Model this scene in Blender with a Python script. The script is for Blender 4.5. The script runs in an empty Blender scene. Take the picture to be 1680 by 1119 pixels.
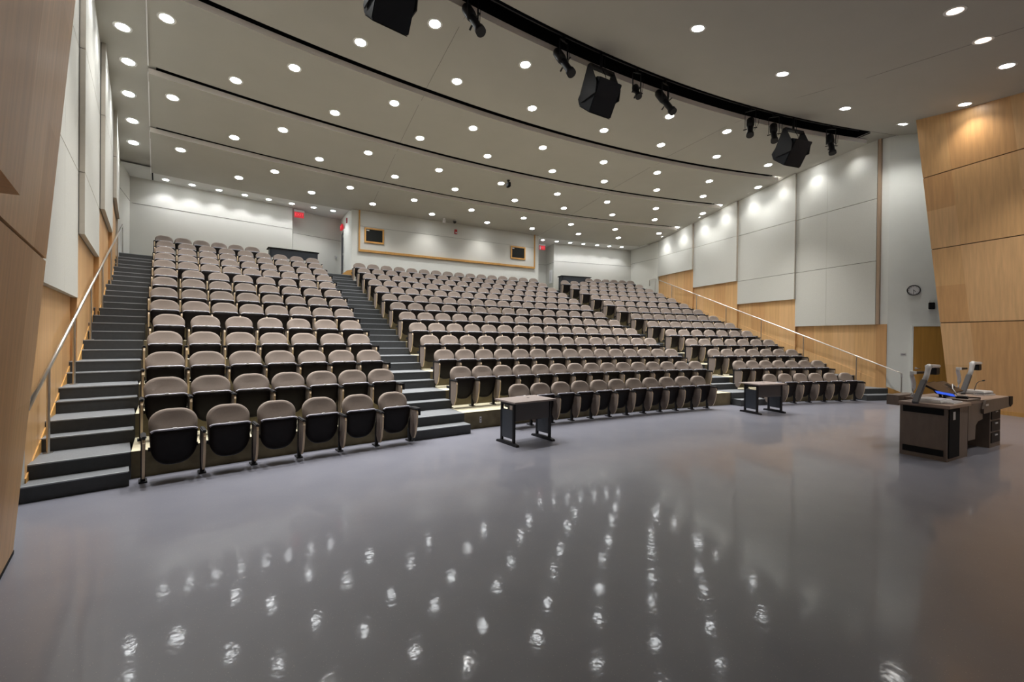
import bpy, bmesh, math, random
from mathutils import Vector, Matrix
S = bpy.context.scene
COL = S.collection
PI = math.pi
random.seed(4)

# ------------------------------------------------------------------ camera
CAM_H, YAW, PIT, ROL, FPX = 1.77234, 0.48655, -0.00528, 0.01073, 702.334
cd = bpy.data.cameras.new('camera'); cam = bpy.data.objects.new('camera', cd); COL.objects.link(cam)
cd.sensor_width = 36.0; cd.sensor_fit = 'HORIZONTAL'; cd.lens = FPX / 1680 * 36.0
cd.clip_start = 0.05; cd.clip_end = 200
fw = Vector((math.sin(YAW), math.cos(YAW), 0)); rt = Vector((math.cos(YAW), -math.sin(YAW), 0)); up = Vector((0, 0, 1))
f2 = math.cos(PIT) * fw + math.sin(PIT) * up; u2 = math.cos(PIT) * up - math.sin(PIT) * fw
r3 = math.cos(ROL) * rt + math.sin(ROL) * u2; u3 = math.cos(ROL) * u2 - math.sin(ROL) * rt
m = Matrix((r3, u3, -f2)).transposed().to_4x4(); m.translation = (0, 0, CAM_H)
cam.matrix_world = m
S.camera = cam

# ------------------------------------------------------------------ view, world, light levels
vs = S.view_settings
vs.view_transform = 'Standard'; vs.look = 'None'; vs.gamma = 1.0; vs.use_curve_mapping = False
vs.exposure = 1.42
W = bpy.data.worlds.new('world'); S.world = W; W.use_nodes = True
W.node_tree.nodes['Background'].inputs[0].default_value = (0.5, 0.55, 0.6, 1)
W.node_tree.nodes['Background'].inputs[1].default_value = 0.02
P_DOWN = 115.0      # seating downlights
P_WASH = 40.0       # wall washers along the side walls
P_BACK = 21.0       # small lights along the back wall
P_STAGE = 100.0      # front ceiling lights
LENS_E = 12.5

# ------------------------------------------------------------------ room numbers
CX, CY = 6.88075, -25.6453          # centre the curved rows turn about
CCX = CX + 0.5                      # centre of the ceiling arcs
R0, DR, DZ = 33.46249, 0.92822, 0.33296
PHI = [0.20224, 0.20066, 0.19906, 0.19741, 0.1949, 0.19397, 0.19247, 0.19089, 0.18948, 0.18809, 0.18677, 0.18609, 0.18466, 0.20625]
WSD = [0.58114, 0.525, 0.545, 0.56486, 0.57545, 0.52229, 0.54285, 0.55882, 0.57083, 0.52244, 0.53718, 0.54507, 0.55906, 0.52277]
WCE = [0.53666, 0.51873, 0.52625, 0.53459, 0.54081, 0.54751, 0.5551, 0.52611, 0.53452, 0.54228, 0.5482, 0.55583, 0.56103]
NSD = [6, 7, 7, 7, 7, 8, 8, 8, 8, 9, 9, 9, 9, 6]
NCE = [11] + [15] * 6 + [16] * 6
RE = lambda k: 33.58 + DR * (k - 1)          # front edge of tier k (k>=1)
ZR = [(21.0, 6.34), (31.0, 7.84), (33.2, 8.28), (33.6, 8.3), (36.55, 8.17), (39.15, 7.93), (41.8, 7.6), (44.5, 7.25), (46.5, 7.2), (60, 7.2)]
def interp(t, r):
    if r <= t[0][0]: return t[0][1]
    for (a, za), (b, zb) in zip(t, t[1:]):
        if r <= b: return za + (zb - za) * (r - a) / (b - a)
    return t[-1][1]
ZC = lambda r: interp(ZR, r)
Rof = lambda x, y: math.hypot(x - CCX, y - CY)
def pol(r, a, z=0.0, cx=CX): return Vector((cx + r * math.sin(a), CY + r * math.cos(a), z))

# ------------------------------------------------------------------ materials
def srgb(c):
    c = [v / 255.0 for v in c]
    return tuple((v / 12.92 if v <= 0.04045 else ((v + 0.055) / 1.055) ** 2.4) for v in c) + (1,)
def mat(name, col, rough=0.5, metal=0.0, spec=0.5, noise=0.0, nscale=8.0, bump=0.0, bscale=60.0, stretch=(1, 1, 1), coat=0.0):
    m = bpy.data.materials.new(name); m.use_nodes = True
    nt = m.node_tree; b = nt.nodes['Principled BSDF']
    c = col if len(col) == 4 else tuple(col) + (1,)
    b.inputs['Base Color'].default_value = c; b.inputs['Roughness'].default_value = rough
    b.inputs['Metallic'].default_value = metal; b.inputs['Specular IOR Level'].default_value = spec
    b.inputs['Coat Weight'].default_value = coat
    if noise or bump:
        tc = nt.nodes.new('ShaderNodeTexCoord'); mp = nt.nodes.new('ShaderNodeMapping'); mp.inputs['Scale'].default_value = stretch
        nt.links.new(tc.outputs['Object'], mp.inputs[0])
    if noise:
        n = nt.nodes.new('ShaderNodeTexNoise'); n.inputs['Scale'].default_value = nscale; n.inputs['Detail'].default_value = 5
        nt.links.new(mp.outputs[0], n.inputs['Vector'])
        r = nt.nodes.new('ShaderNodeValToRGB'); e = r.color_ramp.elements
        e[0].position = 0.3; e[1].position = 0.7
        e[0].color = tuple(v * (1 - noise) for v in c[:3]) + (1,); e[1].color = tuple(min(1, v * (1 + noise)) for v in c[:3]) + (1,)
        nt.links.new(n.outputs[0], r.inputs[0]); nt.links.new(r.outputs[0], b.inputs['Base Color'])
    if bump:
        n2 = nt.nodes.new('ShaderNodeTexNoise'); n2.inputs['Scale'].default_value = bscale; n2.inputs['Detail'].default_value = 3
        nt.links.new(mp.outputs[0], n2.inputs['Vector'])
        bp = nt.nodes.new('ShaderNodeBump'); bp.inputs['Strength'].default_value = bump; bp.inputs['Distance'].default_value = 0.01
        nt.links.new(n2.outputs[0], bp.inputs['Height']); nt.links.new(bp.outputs[0], b.inputs['Normal'])
    return m
def emis(name, col, s, base=(0.8, 0.8, 0.8)):
    m = bpy.data.materials.new(name); m.use_nodes = True; nt = m.node_tree
    b = nt.nodes['Principled BSDF']; b.inputs['Base Color'].default_value = tuple(base) + (1,)
    b.inputs['Emission Color'].default_value = tuple(col) + (1,); b.inputs['Emission Strength'].default_value = s
    return m
def wood(name, c):
    return mat(name, c, rough=0.42, noise=0.10, nscale=3.0, stretch=(6, 6, 0.25), spec=0.4)
M = {}
M['white'] = mat('white_paint', (0.77, 0.79, 0.755), 0.75, noise=0.02, nscale=2)
M['cream'] = mat('beige_fabric_panel', (0.62, 0.615, 0.57), 0.9, bump=0.15, bscale=300)
M['grey'] = mat('grey_fabric_panel', (0.52, 0.52, 0.485), 0.9, noise=0.04, nscale=30, stretch=(1, 1, 3), bump=0.2, bscale=250)
M['taupe'] = mat('taupe_panel_edge', (0.42, 0.38, 0.32), 0.85, noise=0.05)
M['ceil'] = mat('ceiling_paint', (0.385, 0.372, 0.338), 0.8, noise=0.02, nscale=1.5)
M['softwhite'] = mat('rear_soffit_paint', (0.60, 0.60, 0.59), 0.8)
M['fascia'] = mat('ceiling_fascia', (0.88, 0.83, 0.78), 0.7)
M['black'] = mat('matt_black', (0.006, 0.006, 0.007), 0.8, spec=0.2)
M['wood_a'] = wood('maple_veneer_a', (0.62, 0.375, 0.17))
M['wood_b'] = wood('maple_veneer_b', (0.57, 0.325, 0.14))
M['wood_c'] = wood('maple_veneer_c', (0.66, 0.41, 0.20))
M['brownedge'] = mat('brown_panel_edge', (0.36, 0.26, 0.18), 0.6)
M['wood_trim'] = wood('maple_trim', (0.55, 0.30, 0.09))
M['door'] = wood('door_veneer', (0.50, 0.26, 0.055))
M['groove'] = mat('panel_groove', (0.10, 0.06, 0.03), 0.9)
M['seam'] = mat('seam_shadow_gap', (0.16, 0.155, 0.14), 0.9)
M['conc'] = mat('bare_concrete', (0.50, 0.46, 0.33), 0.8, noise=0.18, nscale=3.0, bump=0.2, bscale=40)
M['concr'] = mat('shaded_concrete_riser', (0.17, 0.14, 0.08), 0.85, noise=0.3, nscale=4.0, bump=0.2, bscale=40)  # riser brown darkened to hold the shade under the seats
M['tread'] = mat('slate_rubber_tread', (0.15, 0.16, 0.172), 0.5, noise=0.15, nscale=60, spec=0.5)
M['riser'] = mat('dark_rubber_riser', (0.045, 0.048, 0.050), 0.6, noise=0.1, nscale=20)
M['nosing'] = mat('stair_nosing', (0.33, 0.35, 0.37), 0.35)
M['steel'] = mat('brushed_stainless', (0.62, 0.60, 0.57), 0.28, metal=1.0)
M['fabric'] = mat('taupe_seat_fabric', (0.222, 0.181, 0.153), 0.85, noise=0.06, nscale=90, bump=0.25, bscale=400)
M['shell'] = mat('black_seat_shell', (0.008, 0.006, 0.006), 0.5, spec=0.18, noise=0.2, nscale=8)
M['rim'] = mat('lip_sheen_and_tablet_grey', (0.30, 0.30, 0.35), 0.3)  # grey of the seat edge's painted highlight, also on the folded tablet
M['plate'] = mat('pale_seat_plate', (0.75, 0.77, 0.80), 0.3)
M['sidep'] = mat('taupe_side_panel', (0.215, 0.172, 0.146), 0.8, noise=0.05, nscale=60)
M['edge'] = mat('maple_edge_band', (0.54, 0.42, 0.28), 0.45)
M['blackmetal'] = mat('black_powder_coat', (0.009, 0.009, 0.011), 0.5, spec=0.3)
M['slate'] = mat('slate_blue_laminate', (0.035, 0.042, 0.055), 0.45, noise=0.08, nscale=15)
M['tabletop'] = mat('grey_brown_laminate', (0.30, 0.255, 0.24), 0.35, noise=0.1, nscale=30)
M['apron'] = mat('dark_grey_apron', (0.060, 0.056, 0.060), 0.45)
M['lect'] = mat('brown_lectern_laminate', (0.150, 0.112, 0.090), 0.45, noise=0.1, nscale=14, stretch=(1, 1, 0.3))
M['lectop'] = mat('lectern_top_laminate', (0.30, 0.22, 0.18), 0.35, noise=0.06, nscale=20)
M['speaker'] = mat('speaker_cabinet', (0.005, 0.007, 0.012), 0.55, spec=0.3, bump=0.2, bscale=200)
M['silver'] = mat('silver_plastic', (0.60, 0.59, 0.60), 0.35, metal=0.2)
M['whitep'] = mat('white_plastic', (0.75, 0.75, 0.76), 0.35)
M['glass'] = mat('dark_window_glass', (0.010, 0.011, 0.010), 0.35, spec=0.25)
M['red'] = mat('red_plastic', (0.45, 0.02, 0.02), 0.4)
M['redlit'] = emis('lit_red_sign', (0.85, 0.03, 0.05), 0.16, (0.35, 0.01, 0.015))
M['redtext'] = emis('lit_sign_letters', (1.0, 0.12, 0.14), 0.30, (0.6, 0.05, 0.06))
M['lens'] = emis('lamp_lens', (0.95, 0.98, 1.0), LENS_E)
M['lens_dim'] = emis('dim_lamp_lens', (1.0, 0.8, 0.65), 1.2)
M['ring'] = mat('downlight_trim_ring', (0.75, 0.75, 0.73), 0.35)
M['screen'] = emis('lit_blue_screen', (0.03, 0.12, 0.9), 0.3, (0.02, 0.05, 0.2))
M['darkscreen'] = mat('dark_tilted_screen', (0.035, 0.022, 0.018), 0.25)
M['brass'] = mat('chrome', (0.8, 0.8, 0.8), 0.2, metal=1.0)
# speckled polished floor
def floor_mat():
    m = bpy.data.materials.new('speckled_vinyl_floor'); m.use_nodes = True; nt = m.node_tree; b = nt.nodes['Principled BSDF']
    tc = nt.nodes.new('ShaderNodeTexCoord')
    n = nt.nodes.new('ShaderNodeTexNoise'); n.inputs['Scale'].default_value = 2.2; n.inputs['Detail'].default_value = 6
    r = nt.nodes.new('ShaderNodeValToRGB'); r.color_ramp.elements[0].position = .3; r.color_ramp.elements[1].position = .7
    r.color_ramp.elements[0].color = (0.186, 0.190, 0.230, 1); r.color_ramp.elements[1].color = (0.208, 0.212, 0.252, 1)
    v = nt.nodes.new('ShaderNodeTexVoronoi'); v.inputs['Scale'].default_value = 55
    r2 = nt.nodes.new('ShaderNodeValToRGB'); r2.color_ramp.elements[0].position = .05; r2.color_ramp.elements[1].position = .13
    r2.color_ramp.elements[0].color = (1, 1, 1, 1); r2.color_ramp.elements[1].color = (0, 0, 0, 1)
    mx = nt.nodes.new('ShaderNodeMix'); mx.data_type = 'RGBA'
    L = nt.links.new
    L(tc.outputs['Object'], n.inputs['Vector']); L(tc.outputs['Object'], v.inputs['Vector'])
    L(n.outputs[0], r.inputs[0]); L(v.outputs['Distance'], r2.inputs[0])
    L(r2.outputs[0], mx.inputs[0]); L(r.outputs[0], mx.inputs[6]); mx.inputs[7].default_value = (0.42, 0.41, 0.38, 1)
    L(mx.outputs[2], b.inputs['Base Color'])
    b.inputs['Roughness'].default_value = 0.34; b.inputs['Specular IOR Level'].default_value = 0.6; b.inputs['Coat Weight'].default_value = 0.5; b.inputs['Coat Roughness'].default_value = 0.065
    n3 = nt.nodes.new('ShaderNodeTexNoise'); n3.inputs['Scale'].default_value = 14; n3.inputs['Detail'].default_value = 2
    bp = nt.nodes.new('ShaderNodeBump'); bp.inputs['Strength'].default_value = 0.06; bp.inputs['Distance'].default_value = 0.01
    L(tc.outputs['Object'], n3.inputs['Vector']); L(n3.outputs[0], bp.inputs['Height']); L(bp.outputs[0], b.inputs['Normal']); L(bp.outputs[0], b.inputs['Coat Normal'])
    return m
M['floor'] = floor_mat()

# ------------------------------------------------------------------ mesh helpers
class MB:
    def __init__(s): s.v = []; s.f = []; s.mi = []; s.mats = []; s.sm = []
    def mid(s, m):
        m = M[m] if isinstance(m, str) else m
        if m not in s.mats: s.mats.append(m)
        return s.mats.index(m)
    def face(s, pts, m, smooth=False):
        i = len(s.v); s.v += [tuple(p) for p in pts]; s.f.append(tuple(range(i, i + len(pts)))); s.mi.append(s.mid(m)); s.sm.append(smooth)
    def poly(s, verts, faces, m, smooth=False):
        i = len(s.v); s.v += [tuple(p) for p in verts]; k = s.mid(m)
        for f in faces: s.f.append(tuple(i + j for j in f)); s.mi.append(k); s.sm.append(smooth)
    def box(s, a, b, m, xf=None):
        x0, y0, z0 = a; x1, y1, z1 = b
        P = [(x0, y0, z0), (x1, y0, z0), (x1, y1, z0), (x0, y1, z0), (x0, y0, z1), (x1, y0, z1), (x1, y1, z1), (x0, y1, z1)]
        if xf: P = [xf @ Vector(p) for p in P]
        s.poly(P, [(3, 2, 1, 0), (4, 5, 6, 7), (0, 1, 5, 4), (1, 2, 6, 5), (2, 3, 7, 6), (3, 0, 4, 7)], m)
    def bar(s, p, q, w, h, m, upv=(0, 0, 1)):
        p = Vector(p); q = Vector(q); d = (q - p).normalized(); u = Vector(upv)
        sd = d.cross(u)
        if sd.length < 1e-4: sd = d.cross(Vector((0, 1, 0)))
        sd.normalize(); u = sd.cross(d)
        P = [c + sd * a * w / 2 + u * b * h / 2 for c in (p, q) for a, b in ((-1, -1), (1, -1), (1, 1), (-1, 1))]
        s.poly(P, [(0, 1, 2, 3), (7, 6, 5, 4), (0, 4, 5, 1), (1, 5, 6, 2), (2, 6, 7, 3), (3, 7, 4, 0)], m)
    def prism(s, pts, ext, m, mside=None, smooth_side=False):
        """pts: planar 3d outline, ext: extrusion vector"""
        n = len(pts); ext = Vector(ext); P = [Vector(p) for p in pts]; Q = [p + ext for p in P]
        s.poly(P + Q, [tuple(range(n - 1, -1, -1)), tuple(range(n, 2 * n))], m)
        s.poly(P + Q, [(i, (i + 1) % n, n + (i + 1) % n, n + i) for i in range(n)], mside or m, smooth_side)
    def tube(s, pts, r, m, n=10, caps=True):
        pts = [Vector(p) for p in pts]; rings = []
        rr = r if isinstance(r, (list, tuple)) else [r] * len(pts)
        for i, p in enumerate(pts):
            d = (pts[min(i + 1, len(pts) - 1)] - pts[max(i - 1, 0)]).normalized()
            a = Vector((0, 0, 1)) if abs(d.z) < 0.95 else Vector((1, 0, 0))
            u = d.cross(a).normalized(); w = u.cross(d)
            rings.append([p + (u * math.cos(2 * PI * j / n) + w * math.sin(2 * PI * j / n)) * rr[i] for j in range(n)])
        V = [q for g in rings for q in g]; F = []
        for i in range(len(pts) - 1):
            for j in range(n): F.append((i * n + j, i * n + (j + 1) % n, (i + 1) * n + (j + 1) % n, (i + 1) * n + j))
        s.poly(V, F, m, True)
        if caps:
            s.face(rings[0][::-1], m); s.face(rings[-1], m)
    def disc(s, c, r, m, nrm=(0, 0, -1), n=20, r0=0.0):
        c = Vector(c); d = Vector(nrm).normalized(); a = Vector((0, 0, 1)) if abs(d.z) < .9 else Vector((1, 0, 0))
        u = d.cross(a).normalized(); w = d.cross(u)
        o = [c + (u * math.cos(2 * PI * j / n) + w * math.sin(2 * PI * j / n)) * r for j in range(n)]
        if not r0: s.face(o, m)
        else:
            i_ = [c + (u * math.cos(2 * PI * j / n) + w * math.sin(2 * PI * j / n)) * r0 for j in range(n)]
            s.poly(o + i_, [(j, (j + 1) % n, n + (j + 1) % n, n + j) for j in range(n)], m)
    def sector(s, r0, r1, a0, a1, z0, z1, m, mside=None, n=12, cx=CX):
        """solid curved slab; a0,a1 floats or functions of r"""
        A0 = a0 if callable(a0) else (lambda r: a0); A1 = a1 if callable(a1) else (lambda r: a1)
        Z0 = z0 if callable(z0) else (lambda r: z0); Z1 = z1 if callable(z1) else (lambda r: z1)
        g = []
        for j in range(n + 1):
            t = j / n
            row = []
            for r in (r0, r1):
                a = A0(r) + (A1(r) - A0(r)) * t
                row.append((pol(r, a, Z0(r), cx), pol(r, a, Z1(r), cx)))
            g.append(row)
        top = []; side = []; V = []
        for row in g:
            for lo, hi in row: V += [lo, hi]
        I = lambda j, k, h: j * 4 + k * 2 + h
        for j in range(n):
            top.append((I(j, 0, 1), I(j, 1, 1), I(j + 1, 1, 1), I(j + 1, 0, 1)))
            side.append((I(j, 0, 0), I(j + 1, 0, 0), I(j + 1, 1, 0), I(j, 1, 0)))
            side.append((I(j, 0, 0), I(j, 0, 1), I(j + 1, 0, 1), I(j + 1, 0, 0)))
            side.append((I(j, 1, 0), I(j + 1, 1, 0), I(j + 1, 1, 1), I(j, 1, 1)))
        side += [(I(0, 0, 0), I(0, 1, 0), I(0, 1, 1), I(0, 0, 1)), (I(n, 0, 0), I(n, 0, 1), I(n, 1, 1), I(n, 1, 0))]
        s.poly(V, top, m); s.poly(V, side, mside or m)
    def mesh(s, name):
        me = bpy.data.meshes.new(name); me.from_pydata(s.v, [], s.f)
        for m_ in s.mats: me.materials.append(m_)
        me.polygons.foreach_set('material_index', s.mi); me.polygons.foreach_set('use_smooth', s.sm)
        me.update(); return me
    def weld(s, me, d=0.0004):
        bm = bmesh.new(); bm.from_mesh(me); bmesh.ops.remove_doubles(bm, verts=bm.verts, dist=d)
        bmesh.ops.recalc_face_normals(bm, faces=bm.faces); bm.to_mesh(me); bm.free()
    def build(s, name, parent=None, bevel=0.0, weld=True):
        me = s.mesh(name)
        if weld: s.weld(me)
        if bevel:
            bm = bmesh.new(); bm.from_mesh(me)
            es = [e for e in bm.edges if len(e.link_faces) == 2 and e.calc_face_angle(0) > 0.6]
            bmesh.ops.bevel(bm, geom=es, offset=bevel, segments=2, affect='EDGES', clamp_overlap=True); bm.to_mesh(me); bm.free()
        o = bpy.data.objects.new(name, me); COL.objects.link(o)
        if parent: o.parent = parent
        return o
def tag(o, label, cat, group=None):
    o['label'] = label; o['category'] = cat
    if group: o['group'] = group
    return o
def struct(o): o['kind'] = 'structure'; return o
def thing(name, label, cat, loc=(0, 0, 0), rz=0.0, group=None):
    o = bpy.data.objects.new(name, None); COL.objects.link(o); o.location = loc; o.rotation_euler = (0, 0, rz)
    o.empty_display_size = 0.2
    return tag(o, label, cat, group)
def copy_tree(o, parent=None):
    c = o.copy(); COL.objects.link(c); c.parent = parent
    for ch in [x for x in KIDS.get(o.name, [])]: copy_tree(ch, c)
    return c
KIDS = {}
def text_mesh(txt, size, m, name, parent, xf, depth=0.002):
    cu = bpy.data.curves.new(name, 'FONT'); cu.body = txt; cu.size = size; cu.extrude = depth; cu.align_x = 'CENTER'; cu.align_y = 'CENTER'
    tmp = bpy.data.objects.new('tmp', cu); COL.objects.link(tmp)
    dg = bpy.context.evaluated_depsgraph_get(); me = bpy.data.meshes.new_from_object(tmp.evaluated_get(dg)); bpy.data.objects.remove(tmp)
    me.transform(xf); me.materials.clear(); me.materials.append(M[m])
    o = bpy.data.objects.new(name, me); COL.objects.link(o); o.parent = parent
    return o
def frame3(o, xd, yd, zd):  # matrix from axes
    mm = Matrix((Vector(xd), Vector(yd), Vector(zd))).transposed().to_4x4(); mm.translation = Vector(o); return mm

# ------------------------------------------------------------------ floor
b = MB(); b.face([(-8, -4, 0), (24, -4, 0), (24, 11, 0), (-8, 11, 0)], 'floor'); struct(b.build('floor'))

# ------------------------------------------------------------------ side walls (saw-tooth bays)
LB = [((-2.45, 6.45), (-3.063, 9.41)), ((-2.984, 9.41), (-3.572, 12.06)), ((-3.486, 12.06), (-4.074, 14.70)), ((-4.00, 14.70), (-4.635, 17.35)), ((-4.587, 17.35), (-4.753, 19.13))]
RB = [((16.83, 6.70), (17.30, 9.41)), ((17.215, 9.41), (17.68, 12.06)), ((17.59, 12.06), (18.05, 14.70)), ((17.96, 14.70), (18.42, 17.35)), ((18.335, 17.35), (18.45, 19.61))]
PB = [2.36, 3.40, 4.42, 5.33]
def lerp(p, q, t): return (p[0] + (q[0] - p[0]) * t, p[1] + (q[1] - p[1]) * t)
def zstair(x, y):
    return max(0.0, (math.hypot(x - CX, y - CY) - 33.25) * DZ / DR + 0.10)
def wall_bays(B, side, name):
    """lower wall: timber veneer in the four bays, fabric in the last"""
    w = MB(); sg = -1 if side == 'L' else 1
    for i, (p, q) in enumerate(B):
        mm = ('wood_a', 'wood_c', 'wood_a', 'wood_b', 'cream')[i]
        top = 8.6
        n = 4
        zb = -0.05
        for j in range(n):
            a = lerp(p, q, j / n); c = lerp(p, q, (j + 1) / n)
            w.prism([(a[0], a[1], zb), (c[0], c[1], zb), (c[0], c[1], top), (a[0], a[1], top)], (sg * 0.3, 0, 0), mm if i == 4 else ('wood_a', 'wood_c', 'wood_a', 'wood_b')[(i + j) % 4])
        # step back to the next bay
    return struct(w.build(name, weld=False))
wall_bays(LB, 'L', 'wall_left'); wall_bays(RB, 'R', 'wall_right')
# sloping skirting along the stairs
for B, sg, nm in ((LB, 1, 'baseboard_left'), (RB, -1, 'baseboard_right')):
    w = MB()
    for p, q in B[:4]:
        pts = []
        for j in range(7):
            a = lerp(p, q, j / 6); pts.append((a[0] + sg * 0.012, a[1], zstair(*a)))
        poly = [(x, y, z + (0.30 if sg < 0 else 0.06)) for x, y, z in pts] + [(x, y, -0.02) for x, y, z in pts[::-1]]
        w.prism(poly, (-sg * 0.03, 0, 0), 'wood_trim' if sg > 0 else 'wood_a')
    struct(w.build(nm, weld=False))
# fabric panels
names_bay = ['first', 'second', 'third', 'fourth']
def fabric_panels(B, side):
    sg = 1 if side == 'L' else -1
    for i in range(4):
        p, q = B[i]; zb = PB[i]
        p = Vector((p[0], p[1])); q = Vector((q[0], q[1])); d = (q - p).normalized(); n = Vector((d.y, -d.x)) * (1 if side == 'L' else -1)
        th = 0.085
        nt_ = ('nearest the stage', 'second from the stage', 'third from the stage', 'farthest from the stage')[i]
        t = thing('acoustic_panel', 'tall grey fabric wall panel above maple, %s on the %s wall' % (nt_, 'left' if side == 'L' else 'right'), 'wall panel', (p.x, p.y, zb), 0, 'grey fabric panels on the side walls')
        a = MB(); zt = 8.34
        def P2(s_, off, z):
            v = p + d * s_ + n * off; top = ZC(Rof(v.x, v.y)) + .004
            return (v.x - p.x, v.y - p.y, (top if z > 8 else min(z, top)) - zb)
        L = (q - p).length
        rows = [z for z in (zb, 4.40, 6.40) if z >= zb - .01 and (z == zb or z > zb + 0.3)] + [zt]
        cols = [0, L] if not (i == 0) else [0, L * 0.575, L]
        g = 0.007
        for z0, z1 in zip(rows, rows[1:]):
            for c0, c1 in zip(cols, cols[1:]):
                s0 = c0 + (0.002 if c0 else 0); s1 = c1 - (0.002 if c1 < L else 0)
                za, zc = z0 + (g if z0 > zb else 0), z1 - g
                F = [P2(s0, th, za), P2(s1, th, za), P2(s1, th, zc), P2(s0, th, zc)]
                Bk = [P2(s0, 0.02, za), P2(s1, 0.02, za), P2(s1, 0.02, zc), P2(s0, 0.02, zc)]
                a.poly(F + Bk, [(0, 1, 2, 3)], 'grey')
                a.poly(F + Bk, [(4, 7, 6, 5), (0, 4, 5, 1), (2, 6, 7, 3), (0, 3, 7, 4), (1, 5, 6, 2)], 'taupe')
        a.build('panel_face', t, weld=False)
        a = MB()
        a.poly([P2(0.01, 0.055, .01 + zb), P2(L - .01, 0.055, .01 + zb), P2(L - .01, 0.055, zt), P2(0.01, 0.055, zt), P2(0.01, 0.0, .01 + zb), P2(L - .01, 0.0, .01 + zb), P2(L - .01, 0.0, zt), P2(0.01, 0.0, zt)],
               [(0, 1, 2, 3), (7, 6, 5, 4), (0, 4, 5, 1), (1, 5, 6, 2), (2, 6, 7, 3), (3, 7, 4, 0)], 'seam')
        a.build('backing_board', t, weld=False)
fabric_panels(LB, 'L'); fabric_panels(RB, 'R')
# seam on the plain rear bays
w = MB()
for p, q, sg in ((LB[4][0], LB[4][1], 1), (RB[4][0], RB[4][1], -1)):
    w.bar((p[0] + sg * .002, p[1], 6.36), (q[0] + sg * .002, q[1], 6.36), 0.006, 0.014, 'seam')
struct(w.build('trim_1', weld=False))

# ------------------------------------------------------------------ back walls
def wallseg(mb, p, q, z0, z1, m, th=0.15):
    p = Vector(p); q = Vector(q); d = (q - p).normalized(); n = Vector((-d.y, d.x)) * th
    mb.prism([(p.x, p.y, z0), (q.x, q.y, z0), (q.x, q.y, z1), (p.x, p.y, z1)], (n.x, n.y, 0), m)
def seam(mb, p, q, z, h=0.014):
    p = Vector(p); q = Vector(q); d = (q - p).normalized(); n = Vector((d.y, -d.x)) * 0.003
    mb.bar((p.x + n.x, p.y + n.y, z), (q.x + n.x, q.y + n.y, z), 0.006, h, 'seam')
w = MB(); s_ = MB()
wallseg(w, (-4.9, 19.095), (0.22, 20.36), 3.8, 7.5, 'cream'); seam(s_, (-4.7, 19.143), (0.22, 20.36), 6.30)
wallseg(w, (0.22, 20.36), (0.25, 20.75), 3.8, 7.5, 'cream', 0.1)
wallseg(w, (0.25, 20.69), (2.35, 21.41), 3.8, 7.5, 'cream'); seam(s_, (0.25, 20.69), (2.35, 21.41), 6.22)
wallseg(w, (13.46, 20.46), (18.6, 19.575), 3.8, 7.5, 'cream'); seam(s_, (13.46, 20.46), (18.45, 19.60), 6.22)
wallseg(w, (13.60, 21.55), (13.46, 20.46), 3.8, 7.5, 'cream', 0.1); seam(s_, (13.60, 21.55), (13.46, 20.46), 6.15)
wallseg(w, (11.2, 21.5), (13.7, 21.5), 3.8, 7.5, 'cream'); seam(s_, (11.2, 21.5), (13.7, 21.5), 6.15)
struct(w.build('wall_back', weld=False)); struct(s_.build('trim_2', weld=False))
# control booth
BY = 19.12
w = MB(); w.box((2.42, BY, 3.5), (11.63, BY + 0.15, 7.5), 'white')
w.prism([(2.42, BY + .15, 3.5), (2.30, 20.25, 3.5), (2.24, 21.5, 3.5), (2.36, 21.5, 3.5), (2.42, 20.25, 3.5), (2.54, BY + .15, 3.5)], (0, 0, 4.0), 'white')
w.box((11.5, BY + .15, 3.5), (11.63, 21.6, 7.5), 'white')
struct(w.build('wall_booth', weld=False))
t = thing('framed_wall_panel', 'long beige fabric panel in a thin maple frame on the control booth wall', 'wall panel', (7.03, BY, 5.40))
def fr(mb, x0, x1, z0, z1, ws, wb, wt, y0, y1, m, ox=7.03, oz=5.40, oy=BY):
    mb.box((x0 - ox, y0, z0 - oz), (x0 + ws - ox, y1, z1 - oz), m); mb.box((x1 - ws - ox, y0, z0 - oz), (x1 - ox, y1, z1 - oz), m)
    mb.box((x0 + ws - ox, y0, z0 - oz), (x1 - ws - ox, y1, z0 + wb - oz), m)
    if wt: mb.box((x0 + ws - ox, y0, z1 - wt - oz), (x1 - ws - ox, y1, z1 - oz), m)
a = MB(); a.box((-4.29, -0.05, 0.05), (4.29, -0.002, 1.075), 'cream'); a.box((-4.29, -0.05, 1.087), (4.29, -0.002, 1.95), 'cream'); a.box((-4.28, -0.03, 0.05), (4.28, -0.003, 1.93), 'seam')
a.build('panel_face', t, weld=False)
a = MB(); fr(a, 2.70, 11.37, 5.40, 7.36, 0.055, 0.095, 0, -0.085, -0.002, 'wood_trim'); a.build('frame', t, weld=False)
for (x0, x1, nm) in ((2.93, 3.74, 'left'), (9.95, 10.79, 'right')):
    t = thing('booth_window', 'small black projection window in a maple frame, %s end of the booth wall' % nm, 'window', ((x0 + x1) / 2, BY - .05, 5.80), 0, 'booth projection windows')
    a = MB(); ox = (x0 + x1) / 2
    fr(a, x0, x1, 5.80, 6.44, 0.065, 0.065, 0.065, -0.05, -0.002, 'wood_trim', ox, 5.80); a.build('frame', t, weld=False)
    a = MB(); a.box((x0 + .06 - ox, -0.02, 0.06), (x1 - .06 - ox, -0.003, 0.58), 'glass'); a.build('pane', t)
    a = MB(); a.box((x0 + .085 - ox, -0.028, 0.505), (x0 + .20 - ox, -0.021, 0.55), 'silver'); a.build('small_label', t)
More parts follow.
